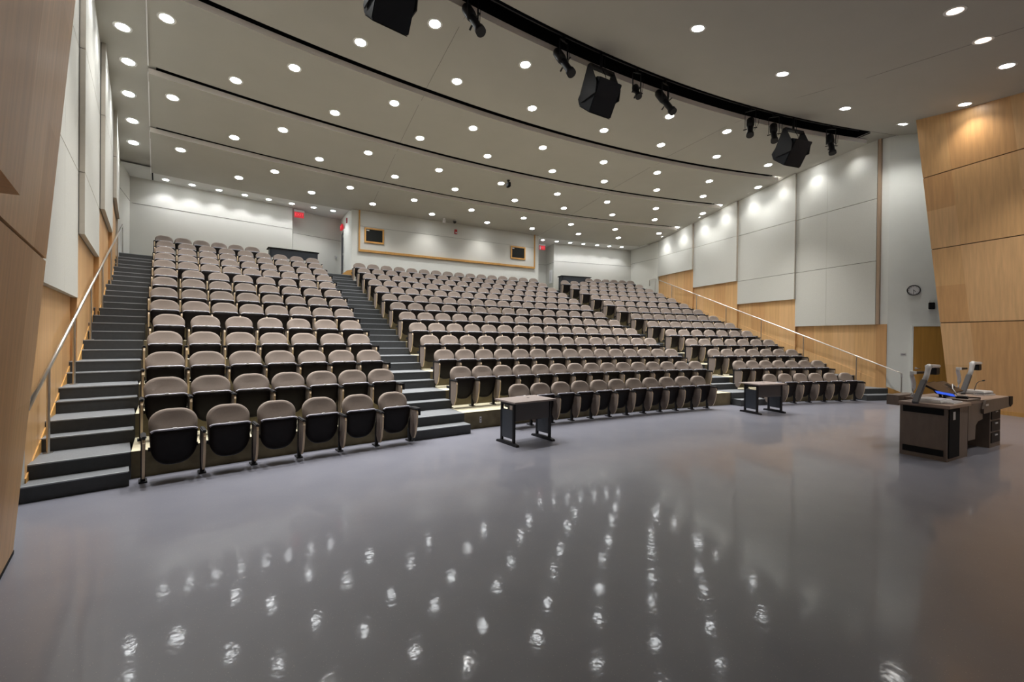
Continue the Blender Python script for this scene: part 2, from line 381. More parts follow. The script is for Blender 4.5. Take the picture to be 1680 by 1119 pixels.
# door to the booth in its left side wall
t = thing('booth_door', 'narrow white frame and dark open door edge in the booth side wall', 'door', (2.275, 20.75, 4.35))
a = MB(); a.box((-.03, -.46, 0), (.05, -.40, 2.15), 'white'); a.box((-.03, .40, 0), (.05, .46, 2.15), 'white'); a.box((-.03, -.46, 2.15), (.05, .46, 2.21), 'white'); a.build('door_frame', t, weld=False)
a = MB(); a.box((-.035, -.40, 0), (-.01, .40, 2.14), 'slate'); a.build('door_leaf', t)
for z in (.25, 1.05, 1.85):
    a = MB(); a.box((-.05, -.39, z), (-.035, -.35, z + .1), 'steel'); a.build('hinge', t)
# corner trim piece in wood beside the centre block
t = MB(); t.prism([(0, 0, 0), (0.5, 0, 0), (0.5, 0, .30), (0.2, 0, .22), (0, 0, .05)], (0, 0.05, 0), 'wood_trim'); o = t.build('wooden_kerb'); o.location = (2.05, 19.03, 4.33)
tag(o, 'low curved maple kerb at the foot of the booth wall corner', 'trim board')

# ------------------------------------------------------------------ white side wall and stage walls
w = MB()
dr25 = Vector((math.sin(math.radians(25)), -math.cos(math.radians(25))))
pA = Vector((16.87, 6.44)); pB = pA + dr25 * 3.6
w.prism([(pA.x, pA.y, 0), (pB.x, pB.y, 0), (pB.x, pB.y, 8.5), (pA.x, pA.y, 8.5)], (0.14, 0.06, 0), 'white')
w.prism([(pA.x, pA.y, 0), (16.83, 6.70, 0), (16.83, 6.70, 8.5), (pA.x, pA.y, 8.5)], (0.2, 0.0, 0), 'white')
w.prism([(-2.45, 6.45, 0), (-3.3, 4.6, 0), (-3.3, 4.6, 8.5), (-2.45, 6.45, 8.5)], (-.14, 0.06, 0), 'white')
struct(w.build('wall_right_corner', weld=False))
w = MB()
for q in (((16.845, 6.44), (16.815, 6.70)),):
    w.prism([(q[0][0], q[0][1], 0), (q[1][0], q[1][1], 0), (q[1][0], q[1][1], 2.36), (q[0][0], q[0][1], 2.36)], (-.02, 0, 0), 'wood_b')
w.prism([(16.745, 6.62, 2.36), (16.745, 6.70, 2.36), (16.745, 6.70, 8.34), (16.745, 6.62, 8.34)], (.10, 0, 0), 'brownedge')
struct(w.build('trim_3', weld=False))
# low sloped skirting on the white wall
b_ = MB(); nn = Vector((-dr25.y, dr25.x)) * -1
def ww(s, z, off=0.02): v = pA + dr25 * s - Vector((math.cos(math.radians(25)), math.sin(math.radians(25)))) * off; return Vector((v.x, v.y, z))
b_.poly([ww(0, 0), ww(.62, 0), ww(.62, .10), ww(0, .38), ww(0, 0, 0), ww(.62, 0, 0), ww(.62, .10, 0), ww(0, .38, 0)], [(0, 1, 2, 3), (3, 2, 6, 7), (0, 4, 5, 1), (1, 5, 6, 2), (0, 3, 7, 4)], 'wood_trim')
struct(b_.build('baseboard_corner'))

def stage_wall(name, p0, ang, side, ycut, ymin, zmax, seams, cols):
    """leaning maple wall: p0 bottom point, far edge y = ycut(z)"""
    w = MB(); a = math.radians(ang); dx = (-math.sin(a) if side == 'L' else math.sin(a)); dy = math.cos(a)
    inw = 1 if side == 'L' else -1
    nrm = Vector((inw * dy, (math.sin(a)), 0)) if side == 'L' else Vector((-dy, math.sin(a), 0))
    def P(y, z, off=0.0):
        t = (y - p0[1]) / dy; v = Vector((p0[0] + dx * t, y, z)); sh = nrm * (0.07 * z + off)
        return Vector((v.x + sh.x, v.y + 0 * sh.y, z))
    zs = [0.0] + seams + [zmax]
    for i, (z0, z1) in enumerate(zip(zs, zs[1:])):
        g0 = 0.012 if (i and seams[i - 1] in HARD) else 0.0; g1 = 0.012 if (i < len(seams) and seams[i] in HARD) else 0.0
        c0 = ycut(z0 + g0); c1 = ycut(z1 - g1); y0_, y1_ = c0, c1
        for j, wd in enumerate(cols + [99]):
            n0 = max(y0_ - wd, ymin); n1 = max(y1_ - wd, ymin)
            m_ = ('wood_a', 'wood_b', 'wood_c')[(i * 2 + j * (1 + i % 2)) % 3]
            q = [P(n0, z0 + g0), P(y0_, z0 + g0), P(y1_, z1 - g1), P(n1, z1 - g1)]
            q2 = [P(n0, z0 + g0, -.02), P(y0_, z0 + g0, -.02), P(y1_, z1 - g1, -.02), P(n1, z1 - g1, -.02)]
            w.poly(q + q2, [(0, 1, 2, 3), (0, 4, 5, 1), (2, 6, 7, 3), (1, 5, 6, 2), (0, 3, 7, 4)], m_)
            y0_, y1_ = n0, n1
            if n0 <= ymin: break
    q = [P(ymin, 0, -.02), P(ycut(0) - .01, 0, -.02), P(ycut(zmax) - .01, zmax, -.02), P(ymin, zmax, -.02)]
    q2 = [P(ymin, 0, -.2), P(ycut(0) - .01, 0, -.2), P(ycut(zmax) - .01, zmax, -.2), P(ymin, zmax, -.2)]
    w.poly(q + q2, [(0, 1, 2, 3), (4, 7, 6, 5), (0, 4, 5, 1), (1, 5, 6, 2), (2, 6, 7, 3), (0, 3, 7, 4)], 'groove')
    struct(w.build(name, weld=False))
    return P
HARD = [2.40, 2.34, 4.38, 6.40]
PR = stage_wall('wall_stage_right', (16.12, 4.74), 12, 'R', lambda z: 4.74 + 0.084 * z, -3.0, 8.4, [1.2, 2.34, 3.35, 4.38, 5.45, 6.40], [0.62, 1.22, 1.22, 1.22, 1.22, 1.22])
PL = stage_wall('wall_stage_left', (-1.926, 4.91), 14, 'L', lambda z: 4.88 + 0.082 * z, -3.0, 8.4, [1.22, 2.40, 3.40, 4.40, 6.40], [0.62, 1.22, 1.22, 1.22, 1.22, 1.22])
# base strips
w = MB(); w.prism([PR(4.74, 0, .012), PR(-3, 0, .012), PR(-3, .10, .012), PR(4.74, .10, .012)], (.02, 0, 0), 'wood_trim'); struct(w.build('baseboard_stage_right'))
w = MB(); w.prism([PL(4.9, 0, .004), PL(-3, 0, .004), PL(-3, .03, .004), PL(4.9, .03, .004)], (-.02, 0, 0), 'black'); struct(w.build('baseboard_stage_left'))
# projecting veneered box on the left stage wall
w = MB(); ym = 2.86
pts = [PL(ym, 2.42, .15), PL(-3, 2.42, .15), PL(-3, 7.9, .15), PL(ym + .45, 7.9, .15)]
w.prism(pts, (-.17, 0, 0), 'wood_b'); o = w.build('veneered_wall_box', weld=False)
tag(o, 'projecting maple veneer box high on the left stage wall', 'wall box')
# rear stage wall, behind the photographer
w = MB(); w.box((-3, -3.15, 0), (19, -3.0, 8.4), 'white'); struct(w.build('wall_stage_back'))

# door in the white wall
t = thing('stage_door', 'flush honey coloured wooden door in the white wall beside the stage', 'door', (17.09, 5.90, 0))
def wx(s, off, z, o=Vector((17.09, 5.90, 0))): v = pA + dr25 * s - Vector((math.cos(math.radians(25)), math.sin(math.radians(25)))) * off; return Vector((v.x, v.y, z)) - o
def wbox(mb, s0, s1, z0, z1, o0, o1, m, o=Vector((17.09, 5.90, 0))):
    P = [wx(s, of, z, o) for z in (z0, z1) for s, of in ((s0, o0), (s1, o0), (s1, o1), (s0, o1))]
    mb.poly(P, [(3, 2, 1, 0), (4, 5, 6, 7), (0, 1, 5, 4), (1, 2, 6, 5), (2, 3, 7, 6), (3, 0, 4, 7)], m)
a = MB(); wbox(a, .61, 1.56, .01, 2.28, .002, .03, 'door'); a.build('door_leaf', t)
a = MB(); wbox(a, .56, .605, 0, 2.325, .002, .045, 'white'); wbox(a, 1.565, 1.61, 0, 2.325, .002, .045, 'white'); wbox(a, .605, 1.565, 2.285, 2.325, .002, .045, 'white'); a.build('door_frame', t, weld=False)
a = MB(); a.tube([wx(.67, .03, 1.0), wx(.67, .08, 1.0), wx(.78, .08, 1.0)], .011, 'brass'); a.disc(wx(.67, .032, 1.0), .03, 'brass', (-.9, -.42, 0)); a.build('lever_handle', t)
# clock
oc = pA + dr25 * .595; oc = Vector((oc.x, oc.y, 3.40))
t = thing('wall_clock', 'round black rimmed clock with white face on the white wall', 'clock', oc)
nrm = Vector((-math.cos(math.radians(25)), -math.sin(math.radians(25)), 0)); sx = Vector((dr25.x, dr25.y, 0)) ; upz = Vector((0, 0, 1))
a = MB(); a.disc(nrm * .03, .14, 'whitep', nrm, 32); a.build('clock_face', t)
a = MB(); n = 36
V = []; F = []
for j in range(n):
    c, s = math.cos(2 * PI * j / n), math.sin(2 * PI * j / n); d = sx * c + upz * s
    V += [d * .156 + nrm * .002, d * .158 + nrm * .04, d * .141 + nrm * .045, d * .136 + nrm * .028]
for j in range(n):
    k = (j + 1) % n
    for i in range(3): F.append((j * 4 + i, k * 4 + i, k * 4 + i + 1, j * 4 + i + 1))
a.poly(V, F, 'blackmetal', True); a.build('rim', t)
for hnum in range(12):
    a = MB(); d = sx * math.sin(PI / 6 * hnum) + upz * math.cos(PI / 6 * hnum)
    a.bar(d * .108 + nrm * .033, d * .126 + nrm * .033, .010, .004, 'blackmetal', nrm); a.build('hour_mark', t)
for nm, ang, ln, wd in (('hour_hand', 135, .07, .012), ('minute_hand', 182, .11, .008)):
    a = MB(); d = sx * math.sin(math.radians(ang)) + upz * math.cos(math.radians(ang)); a.bar(-d * .015 + nrm * .036, d * ln + nrm * .036, wd, .004, 'blackmetal', nrm); a.build(nm, t)
# small black speaker box on brackets
ob = pA + dr25 * 1.0; ob = Vector((ob.x, ob.y, 2.90))
t = thing('wall_sensor', 'small black box with two metal prongs beneath the clock', 'wall device', ob)
a = MB(); a.poly([Vector((0, 0, 0)) + sx * x + nrm * y + upz * z for z in (-.10, .10) for x, y in ((-.075, .02), (.075, .02), (.065, .10), (-.065, .10))], [(3, 2, 1, 0), (4, 5, 6, 7), (0, 1, 5, 4), (1, 2, 6, 5), (2, 3, 7, 6), (3, 0, 4, 7)], 'blackmetal'); a.build('housing', t, bevel=.01)
for s in (-.045, .045):
    a = MB(); a.tube([sx * s + nrm * .05 + upz * .1, sx * s + nrm * .05 + upz * .19], .008, 'steel'); a.build('prong', t)
oq = pA + dr25 * .37
t = thing('wall_plate', 'little grey plate with a dark slot on the white wall left of the wooden door', 'wall plate', (oq.x, oq.y, 1.42))
a = MB(); o_ = Vector((oq.x, oq.y, 1.42)); wbox(a, .32, .45, 1.385, 1.455, .002, .012, 'silver', o_); a.build('cover', t)
a = MB(); wbox(a, .34, .43, 1.415, 1.425, .012, .015, 'blackmetal', o_); a.build('slot', t)

# ------------------------------------------------------------------ tiers and stairs
EL = lambda r: (8.63 + (r - 33.5) * .194) / r       # outer edge of the side blocks (angle)
EI = lambda r: (4.95 + (r - 33.5) * .062) / r       # inner edge of the side blocks
EC0 = lambda r: (3.84 + (r - 33.5) * .058) / r      # edges of the centre block
EC1 = lambda r: (4.10 + (r - 33.5) * .050) / r
blocks = [('left', lambda r: -EL(r), lambda r: -EI(r)), ('centre', lambda r: -EC0(r), EC1), ('right', lambda r: EI(r) + .004, lambda r: EL(r) + .008)]
for nm, a0, a1 in blocks:
    t = MB(); last = 12 if nm == 'centre' else 13
    for k in range(1, last + 1):
        r1 = RE(k + 1) if k < last else (45.0 if nm == 'centre' else 48.5)
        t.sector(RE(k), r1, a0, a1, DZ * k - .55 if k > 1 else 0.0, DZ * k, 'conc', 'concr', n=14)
    struct(t.build('seating_tiers_' + nm, weld=False))
def wall_ang(B, r):
    # angle at which the side wall meets radius r
    for p, q in B:
        rp = math.hypot(p[0] - CX, p[1] - CY); rq = math.hypot(q[0] - CX, q[1] - CY)
        if r <= rq or (p, q) == B[-1]:
            t = (r - rp) / (rq - rp); x, y = p[0] + (q[0] - p[0]) * t, p[1] + (q[1] - p[1]) * t
            return math.atan2(x - CX, y - CY)
aisles = [('far left aisle', lambda r: wall_ang(LB, r) - .002, lambda r: -EL(r)), ('aisle between left and centre seats', lambda r: -EI(r), lambda r: -EC0(r)),
          ('aisle between centre and right seats', EC1, lambda r: EI(r) + .004), ('far right aisle', lambda r: EL(r) + .008, lambda r: wall_ang(RB, r) + .002)]
for ai, (nm, a0, a1) in enumerate(aisles):
    t = MB(); s_ = MB()
    nsteps = 26
    for n_ in range(1, nsteps + 1):
        k = (n_ + 1) // 2
        rs = RE(k) - .315 if n_ % 2 else RE(k) - .03
        rn = (RE(k) - .03) if n_ % 2 else (RE(k + 1) - .315)
        if n_ == nsteps: rn = 48.5 if ai in (0, 3) else 48.5
        z = n_ * DZ / 2 + .004
        t.sector(rs, rn + .02, a0(rs), a1(rs), max(0, z - .5), z, 'tread', 'riser', n=5)
        s_.sector(rs - .004, rs + .022, a0(rs) + .0003, a1(rs) - .0003, z - .012, z + .003, 'nosing', n=5)
    o = struct(t.build('staircase', weld=False)); s2 = s_.build('step_nosing', o, weld=False)
# upper landing behind the centre block
t = MB(); t.sector(47.0, 52, -.36, .36, 3.9, DZ * 13, 'tread', 'riser', n=20); struct(t.build('floor_landing', weld=False))
# wall outlets on the concrete front of the centre block
for i, a_ in enumerate((-.1035,)):
    p = pol(33.575, a_, .17); t = thing('floor_outlet', 'tiny steel outlet plate low on the concrete front beside the left table', 'outlet', p, -a_)
    a = MB(); a.box((-.02, -.012, -.06), (.02, 0, .06), 'silver'); a.build('cover', t)
    for z in (.015, -.035):
        a = MB(); a.box((-.008, -.016, z), (.008, -.012, z + .02), 'blackmetal'); a.build('socket', t)

# ------------------------------------------------------------------ handrails
def rail(name, label, pts_rail, posts):
    t = thing(name, label, 'handrail', (posts[0][0], posts[0][1], posts[0][2])); o = Vector(posts[0][:3])
    a = MB(); a.tube([Vector(p) - o for p in pts_rail], .021, 'steel', 12); a.build('rail', t)
    for x, y, z0, z1 in posts:
        a = MB(); a.tube([Vector((x, y, z0)) - o, Vector((x, y, z1)) - o], .017, 'steel', 10); a.tube([Vector((x, y, z0)) - o, Vector((x, y, z0 + .012)) - o], .045, 'steel', 14); a.build('post', t, weld=False)
def zstep(x, y):
    r = math.hypot(x - CX, y - CY); n_ = 0
    for q in range(1, 27):
        k = (q + 1) // 2; rs = RE(k) - .315 if q % 2 else RE(k) - .03
        if r >= rs: n_ = q
    return n_ * DZ / 2 + .004 if n_ else 0.0
XL = lambda y: -2.326 + (y - 6.176) * (-.1945)
zl = lambda y: 1.005 + (y - 6.176) * .366
ps = [(XL(y), y, zstep(XL(y), y), zl(y)) for y in (7.145, 8.93, 10.72, 12.50, 14.28, 16.06, 17.75)]
rail('handrail', 'steel handrail on posts climbing the stairs along the left wall', [(XL(6.15), 6.15, zl(6.15)), (XL(17.75), 17.75, zl(17.75))], ps)
XR = lambda y: 16.69 + (y - 6.292) * .1405
zr = lambda y: .962 + (y - 6.292) * .381
ps = [(XR(5.99), 5.99, 0.0, zr(5.99))] + [(XR(y), y, zstep(XR(y), y), zr(y)) for y in (7.24, 9.03, 10.80, 12.58, 14.36, 16.12, 17.45)]
rail('handrail', 'long steel handrail on posts running down the right wall to the stage', [(XR(5.99), 5.99, 0.72), (XR(5.99), 5.99, zr(5.99) - .02), (XR(6.02), 6.02, zr(6.02)), (XR(17.45), 17.45, zr(17.45)), (XR(17.9), 17.9, zr(17.45) + .02), (XR(17.95), 17.95, zr(17.45) - .05), (XR(17.95), 17.95, zr(17.45) - .35)], ps)

# ------------------------------------------------------------------ ceiling
def wface(y):
    p, q = next(b_ for b_ in RB if y < b_[1][1] or b_ is RB[-1]); return p[0] + (q[0] - p[0]) * (y - p[1]) / (q[1] - p[1]) - .085
XLC = lambda y: -2.337 + (y - 10.292) * -.208       # left edges of the hung ceiling panels
XRC = lambda y: 16.395 + (y - 7.0) * .135            # right edges
def edge_ang(r, fx):
    a = 0.0
    for _ in range(30):
        y = CY + r * math.cos(a); a = math.asin((fx(y) - CCX) / r)
    return a
rings = [(33.72, 36.54), (36.75, 39.31), (39.52, 42.02), (42.22, 45.25)]
def cloud(ra, rb, nm):
    t = MB(); n = 40; segs = 5; g = []
    for i in range(segs + 1):
        r = ra + (rb - ra) * i / segs; a0 = edge_ang(r, XLC); a1 = edge_ang(r, XRC)
        drop = -.16 if i == 0 else (-.12 + .03 * i / segs)
        g.append([(pol(r, a0 + (a1 - a0) * j / n, ZC(r) + drop, CCX)) for j in range(n + 1)])
    V = [p for row in g for p in row]; F = []
    for i in range(segs):
        for j in range(n): k = i * (n + 1) + j; F.append((k, k + 1, k + n + 2, k + n + 1))
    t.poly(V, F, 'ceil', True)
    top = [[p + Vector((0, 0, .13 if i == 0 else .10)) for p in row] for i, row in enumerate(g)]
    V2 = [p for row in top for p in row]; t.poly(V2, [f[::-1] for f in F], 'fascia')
    for j in range(n): t.face([g[0][j + 1], g[0][j], top[0][j], top[0][j + 1]], 'fascia'); t.face([g[-1][j], g[-1][j + 1], top[-1][j + 1], top[-1][j]], 'fascia')
    for i in range(segs):
        t.face([g[i][0], g[i + 1][0], top[i + 1][0], top[i][0]], 'fascia'); t.face([g[i + 1][-1], g[i][-1], top[i][-1], top[i + 1][-1]], 'fascia')
    o = struct(t.build(nm, weld=False))
    s_ = MB()
    for x in (3.1, 11.55):
        P = []
        for i in range(7):
            r = ra + .004 + (rb - ra - .008) * i / 6; a = math.asin((x - CCX) / r); z = ZC(r) + (-.12 + .03 * (r - ra) / (rb - ra)) - .002
            if i == 0: z = ZC(r) - .162
            P.append(Vector((x, CY + r * math.cos(a), z)))
        for p, q in zip(P, P[1:]): s_.bar(p, q, .008, .003, 'seam')
    s_.build('panel_joint', o, weld=False)
for ra, rb in rings: cloud(ra, rb, 'ceiling')
# front ceiling over the stage
t = MB(); n = 40; rr = [22.0, 25, 28, 31.0, 32.2, 33.32]; A = [-.40 + .80 * j / n for j in range(n + 1)]
V = [pol(r, a, ZC(r), CCX) for r in rr for a in A]; F = [(i * (n + 1) + j, i * (n + 1) + j + 1, (i + 1) * (n + 1) + j + 1, (i + 1) * (n + 1) + j) for i in range(len(rr) - 1) for j in range(n)]
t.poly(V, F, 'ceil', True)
for j in range(n):
    p, q = pol(33.32, A[j], 8.28, CCX), pol(33.32, A[j + 1], 8.28, CCX); t.face([p, q, q + Vector((0, 0, .2)), p + Vector((0, 0, .2))], 'black')
struct(t.build('ceiling', weld=False))
t = MB(); P = []
for i in range(9):
    r = 24 + 9.1 * i / 8; a = math.asin((11.7 - CCX) / r); P.append(Vector((11.7, CY + r * math.cos(a), ZC(r) - .002)))
for p, q in zip(P, P[1:]): t.bar(p, q, .006, .003, 'seam')
struct(t.build('trim_4', weld=False))
# side strips and the strip along the back walls
t = MB()
ys = [5.9, 8, 9.41, 10.5, 12.06, 13.4, 14.70, 16, 17.35, 18.4, 19.7]
for fx, wx_ in ((lambda y: XLC(y) + .14, lambda y: -2.2 - (y - 6.45) * .205 - .3), (lambda y: XRC(y) - .40, lambda y: 16.83 + (y - 6.7) * .152 + .35)):
    for y0, y1 in zip(ys, ys[1:]):
        q = [Vector((fx(y0), y0, 0)), Vector((wx_(y0), y0, 0)), Vector((wx_(y1), y1, 0)), Vector((fx(y1), y1, 0))]
        t.face([Vector((p.x, p.y, ZC(max(33.5, Rof(p.x, p.y))) + .01)) for p in q], 'ceil')
struct(t.build('ceiling', weld=False))
t = MB(); n = 30
V = [pol(r, -.34 + .68 * j / n, 7.205, CCX) for r in (44.9, 49.5) for j in range(n + 1)]
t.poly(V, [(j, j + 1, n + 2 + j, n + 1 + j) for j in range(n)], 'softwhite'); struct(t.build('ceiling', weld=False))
t = MB(); t.bar((-3.93, 18.12, 7.17), (-4.13, 19.1, 7.19), .035, .05, 'black'); struct(t.build('trim_5'))
t = MB()
for ra, rb in rings:
    P = []
    for i in range(4):
        r = ra + .02 + (rb - ra - .04) * i / 3; p = pol(r, edge_ang(r, XLC), ZC(r) - .115, CCX); P.append(p)
    for p, q in zip(P, P[1:]): t.bar(p, q, .022, .02, 'whitep')  # white bars stand in for light catching the panels' left edges
struct(t.build('panel_edge_highlight', weld=False))
# black void above the gaps
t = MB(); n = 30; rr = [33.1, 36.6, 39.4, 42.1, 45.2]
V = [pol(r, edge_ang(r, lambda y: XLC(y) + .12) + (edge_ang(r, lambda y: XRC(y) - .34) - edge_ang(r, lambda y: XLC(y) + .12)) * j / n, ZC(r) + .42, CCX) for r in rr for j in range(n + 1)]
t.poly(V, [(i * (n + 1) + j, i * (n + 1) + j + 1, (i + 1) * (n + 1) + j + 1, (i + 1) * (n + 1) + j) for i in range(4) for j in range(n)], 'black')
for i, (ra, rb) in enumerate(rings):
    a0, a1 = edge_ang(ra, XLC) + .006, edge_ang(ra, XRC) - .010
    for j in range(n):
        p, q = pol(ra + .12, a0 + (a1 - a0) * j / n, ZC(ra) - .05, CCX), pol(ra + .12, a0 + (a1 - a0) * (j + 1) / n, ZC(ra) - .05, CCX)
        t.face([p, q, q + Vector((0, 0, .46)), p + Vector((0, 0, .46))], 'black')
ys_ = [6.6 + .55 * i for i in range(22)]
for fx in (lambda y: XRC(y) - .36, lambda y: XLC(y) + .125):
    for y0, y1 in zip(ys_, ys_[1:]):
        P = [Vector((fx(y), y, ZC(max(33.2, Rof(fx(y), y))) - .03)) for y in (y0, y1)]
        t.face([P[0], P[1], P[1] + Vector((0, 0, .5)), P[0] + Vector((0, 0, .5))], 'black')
struct(t.build('ceiling_void', weld=False))
# lighting pipe in the wide gap
t = MB(); P = [pol(33.45, -.24 + .49 * j / 40, ZC(33.45) + .05, CCX) for j in range(41)]; t.tube(P, .022, 'blackmetal', 8)
o = t.build('lighting_pipe'); tag(o, 'curved black pipe in the ceiling gap carrying the stage lights', 'pipe')

# ------------------------------------------------------------------ downlights
def lamp_mesh(kind):
    a = MB(); a.disc((0, 0, -.004), .15, 'ring', n=24, r0=.115)
    V = []; F = []; n = 24
    for j in range(n):
        c, s = math.cos(2 * PI * j / n), math.sin(2 * PI * j / n); V += [(c * .115, s * .115, -.004), (c * .10, s * .10, .0), (c * .15, s * .15, -.004), (c * .153, s * .153, .004)]
    for j in range(n):
        k = (j + 1) % n; F += [(j * 4, k * 4, k * 4 + 1, j * 4 + 1), (j * 4 + 2, k * 4 + 2, k * 4 + 3, j * 4 + 3)]
    a.poly(V, F, 'ring', True); me = a.mesh('trim_ring')
    b = MB(); b.disc((0, 0, -.003), .114, kind, n=24); return me, b.mesh('lens')
RING_ME, LENS_ME = lamp_mesh('lens'); _, DIM_ME = lamp_mesh('lens_dim')
def spotdata(name, power, size, blend, col=(1, .97, .93)):
    d = bpy.data.lights.new(name, 'SPOT'); d.energy = power; d.spot_size = math.radians(size); d.spot_blend = blend
    d.shadow_soft_size = .07; d.color = col; return d
L_DOWN = spotdata('downlight', P_DOWN, 112, .9, (1, .975, .94)); L_FRONT = spotdata('front_downlight', P_DOWN * 3.5, 75, 1.0, (1, .975, .94)); L_WASH = spotdata('wallwash', P_WASH, 114, 1.0, (1, .995, .97)); L_BACK = spotdata('backlight', P_BACK, 110, .5, (.98, .98, 1)); L_STG = spotdata('stagelight', P_STAGE, 80, .9, (1, .95, .88))
L_WARM = spotdata('warmwash', P_STAGE * .38, 116, .9, (1, .90, .78))
L_CORNER = spotdata('cornerwash', 105.0, 130, .8, (1, .97, .92)); L_CORNER.shadow_soft_size = .22
def downlight(x, y, z, label, group, data, dim=False, scale=1.0):
    t = thing('recessed_downlight', label, 'downlight', (x, y, z), 0, group); t.scale = (scale,) * 3
    r = Rof(x, y); sl = (ZC(r + .1) - ZC(r - .1)) / .2
    # follow the slope of the ceiling
    t.rotation_euler = (math.atan(sl), 0, -math.atan2(x - CCX, y - CY)); t.rotation_mode = 'XYZ'
    o = bpy.data.objects.new('trim_ring', RING_ME); COL.objects.link(o); o.parent = t
    o = bpy.data.objects.new('lens', DIM_ME if dim else LENS_ME); COL.objects.link(o); o.parent = t
    if data:
        o = bpy.data.objects.new('lamp', data); COL.objects.link(o); o.parent = t; o.location = (0, 0, -.03); o.rotation_euler = (-math.atan(sl), 0, 0)
ORD = ['first', 'second', 'third', 'fourth', 'fifth', 'sixth', 'seventh', 'eighth', 'ninth', 'tenth', 'eleventh', 'twelfth', 'thirteenth', 'fourteenth', 'fifteenth', 'sixteenth']
cl = lambda r: ZC(r) - .115
L_ROWS = {}
for r_, k_ in ((37.49, 1.05), (38.76, .95), (40.29, .8), (41.44, .68), (42.94, .55), (44.0, .45)): L_ROWS[r_] = spotdata('downlight', P_DOWN * k_, 112, .9, (1, .975, .94))
rows_l = [(34.45, [-7.92, -4.16, 3.71, 7.41], 'front row of the nearest curved ceiling panel'), (35.86, [-9.64, -5.91, -2.31, 1.73, 5.32, 9.07, 12.69], 'rear row of the nearest curved ceiling panel'),
          (37.49, [-14.65, -11.14, -7.48, -3.88, -.10, 3.65, 7.24, 10.93, 14.48], 'front row of the second ceiling panel'), (38.76, [-12.63, -9.26, -5.62, -2.16, 1.67, 5.06, 8.73, 12.13], 'rear row of the second ceiling panel'),
          (40.29, [-14.23, -10.71, -7.25, -3.78, -.25, 3.33, 6.78, 10.35, 13.89], 'front row of the third ceiling panel'), (41.44, [-12.18, -8.95, -5.47, -2.23, 1.42, 4.72, 8.21, 11.41], 'rear row of the third ceiling panel'),
          (42.94, [-13.75, -10.39, -7.08, -3.77, -.39, 3.04, 6.40, 9.72, 13.13], 'front row of the farthest ceiling panel'), (44.0, [-11.59, -8.56, -5.58, -2.26, 1.22, 4.32, 7.74, 10.81], 'rear row of the farthest ceiling panel')]
for r, angs, nm in rows_l:
    for i, a in enumerate(angs):
        ra = next(q for q in rings if q[0] <= r <= q[1]); z = ZC(r) - .12 + .03 * (r - ra[0]) / (ra[1] - ra[0]) - .004
        p = pol(r, math.radians(a), z, CCX); downlight(p.x, p.y, p.z, 'lit round downlight, %s from left in the %s' % (ORD[i], nm), 'ceiling downlights', L_FRONT if r < 36 else (L_WASH if p.x > 16.6 else L_ROWS[r]))
for r, a, nm in ((34.45, -15.3, 'leftmost of those above the picture'), (34.45, -11.6, 'second of those above the picture'), (35.86, -13.3, 'just above the top edge of the picture')):  # front rows continued out of view, added for lighting
    p = pol(r, math.radians(a), ZC(r) - .12, CCX); downlight(p.x, p.y, p.z, 'unseen round downlight in the nearest curved panel, ' + nm, 'ceiling downlights', L_FRONT)
for i, a in enumerate([-14.01, -13.08, -12.08, -11.05, -10.04, -9.0, -7.98, -7.01]):
    p = pol(45.95, math.radians(a), 7.198, CCX); downlight(p.x, p.y, p.z, 'small lit downlight, %s from left above the left rear wall' % ORD[i], 'rear wall lights', L_BACK, scale=.8)
for i, a in enumerate([6.30, 7.37, 8.41, 9.44, 10.54, 11.52, 12.52]):
    p = pol(45.92, math.radians(a), 7.198, CCX); downlight(p.x, p.y, p.z, 'small lit downlight, %s from left above the right rear wall' % ORD[i], 'rear wall lights', L_BACK, scale=.8)
for i, (x, y) in enumerate([(-2.08, 7.6), (-2.35, 8.9), (-2.66, 10.2), (-2.962, 11.41), (-3.152, 12.54), (-3.466, 13.82), (-3.70, 15.08), (-3.973, 16.30)]):
    downlight(x, y, ZC(Rof(x, y)) + .004, 'bright wall washing downlight, %s from the rear along the left wall' % ORD[7 - i], 'side wall washers', L_WASH)
for i, (x, y) in enumerate([(wface(y) - .40, y) for y in (7.35, 8.72, 9.98, 11.36, 12.74, 14.06, 15.38, 16.7)]):
    downlight(x, y, ZC(Rof(x, y)) + .004, 'wall washing downlight, %s from the rear along the right wall' % ORD[7 - i], 'side wall washers', L_WASH)
L_STG2 = spotdata('stagelight_soft', P_STAGE * .3, 80, .9, (1, .95, .88))
downlight(4.05, 5.8, ZC(Rof(4.05, 5.8)) - .003, 'added unseen downlight in the front ceiling above the top edge of the picture', 'front ceiling lights', L_STG2)  # lamp added out of view, continues the front row leftwards
for i, (x, y) in enumerate([(7.143, 5.807), (10.136, 5.896), (13.334, 6.082)]):
    downlight(x, y, ZC(Rof(x, y)) - .003, 'lit round downlight, %s from left in the flat front ceiling' % ORD[i], 'front ceiling lights', L_STG if x > 12 else L_STG2)
downlight(15.854, 5.78, ZC(Rof(15.854, 5.78)) - .003, 'lit oval looking downlight in the front ceiling near the white wall corner', 'front ceiling lights', L_CORNER)
downlight(15.144, 4.274, ZC(Rof(15.144, 4.274)) - .003, 'lit downlight close to the top of the right maple wall', 'front ceiling lights', L_WARM)
downlight(13.31, 3.134, ZC(Rof(13.31, 3.134)) - .003, 'large bright downlight at the right edge of the front ceiling', 'front ceiling lights', spotdata('console_light', 270.0, 96, .8, (1, .94, .87)))
downlight(10.169, 3.009, ZC(Rof(10.169, 3.009)) - .003, 'half dark adjustable downlight nearest the top edge of the picture', 'front ceiling lights', None, True)
downlight(11.684, 3.062, ZC(Rof(11.684, 3.062)) - .003, 'half dark adjustable downlight between its twin and the large bright one', 'front ceiling lights', None, True)
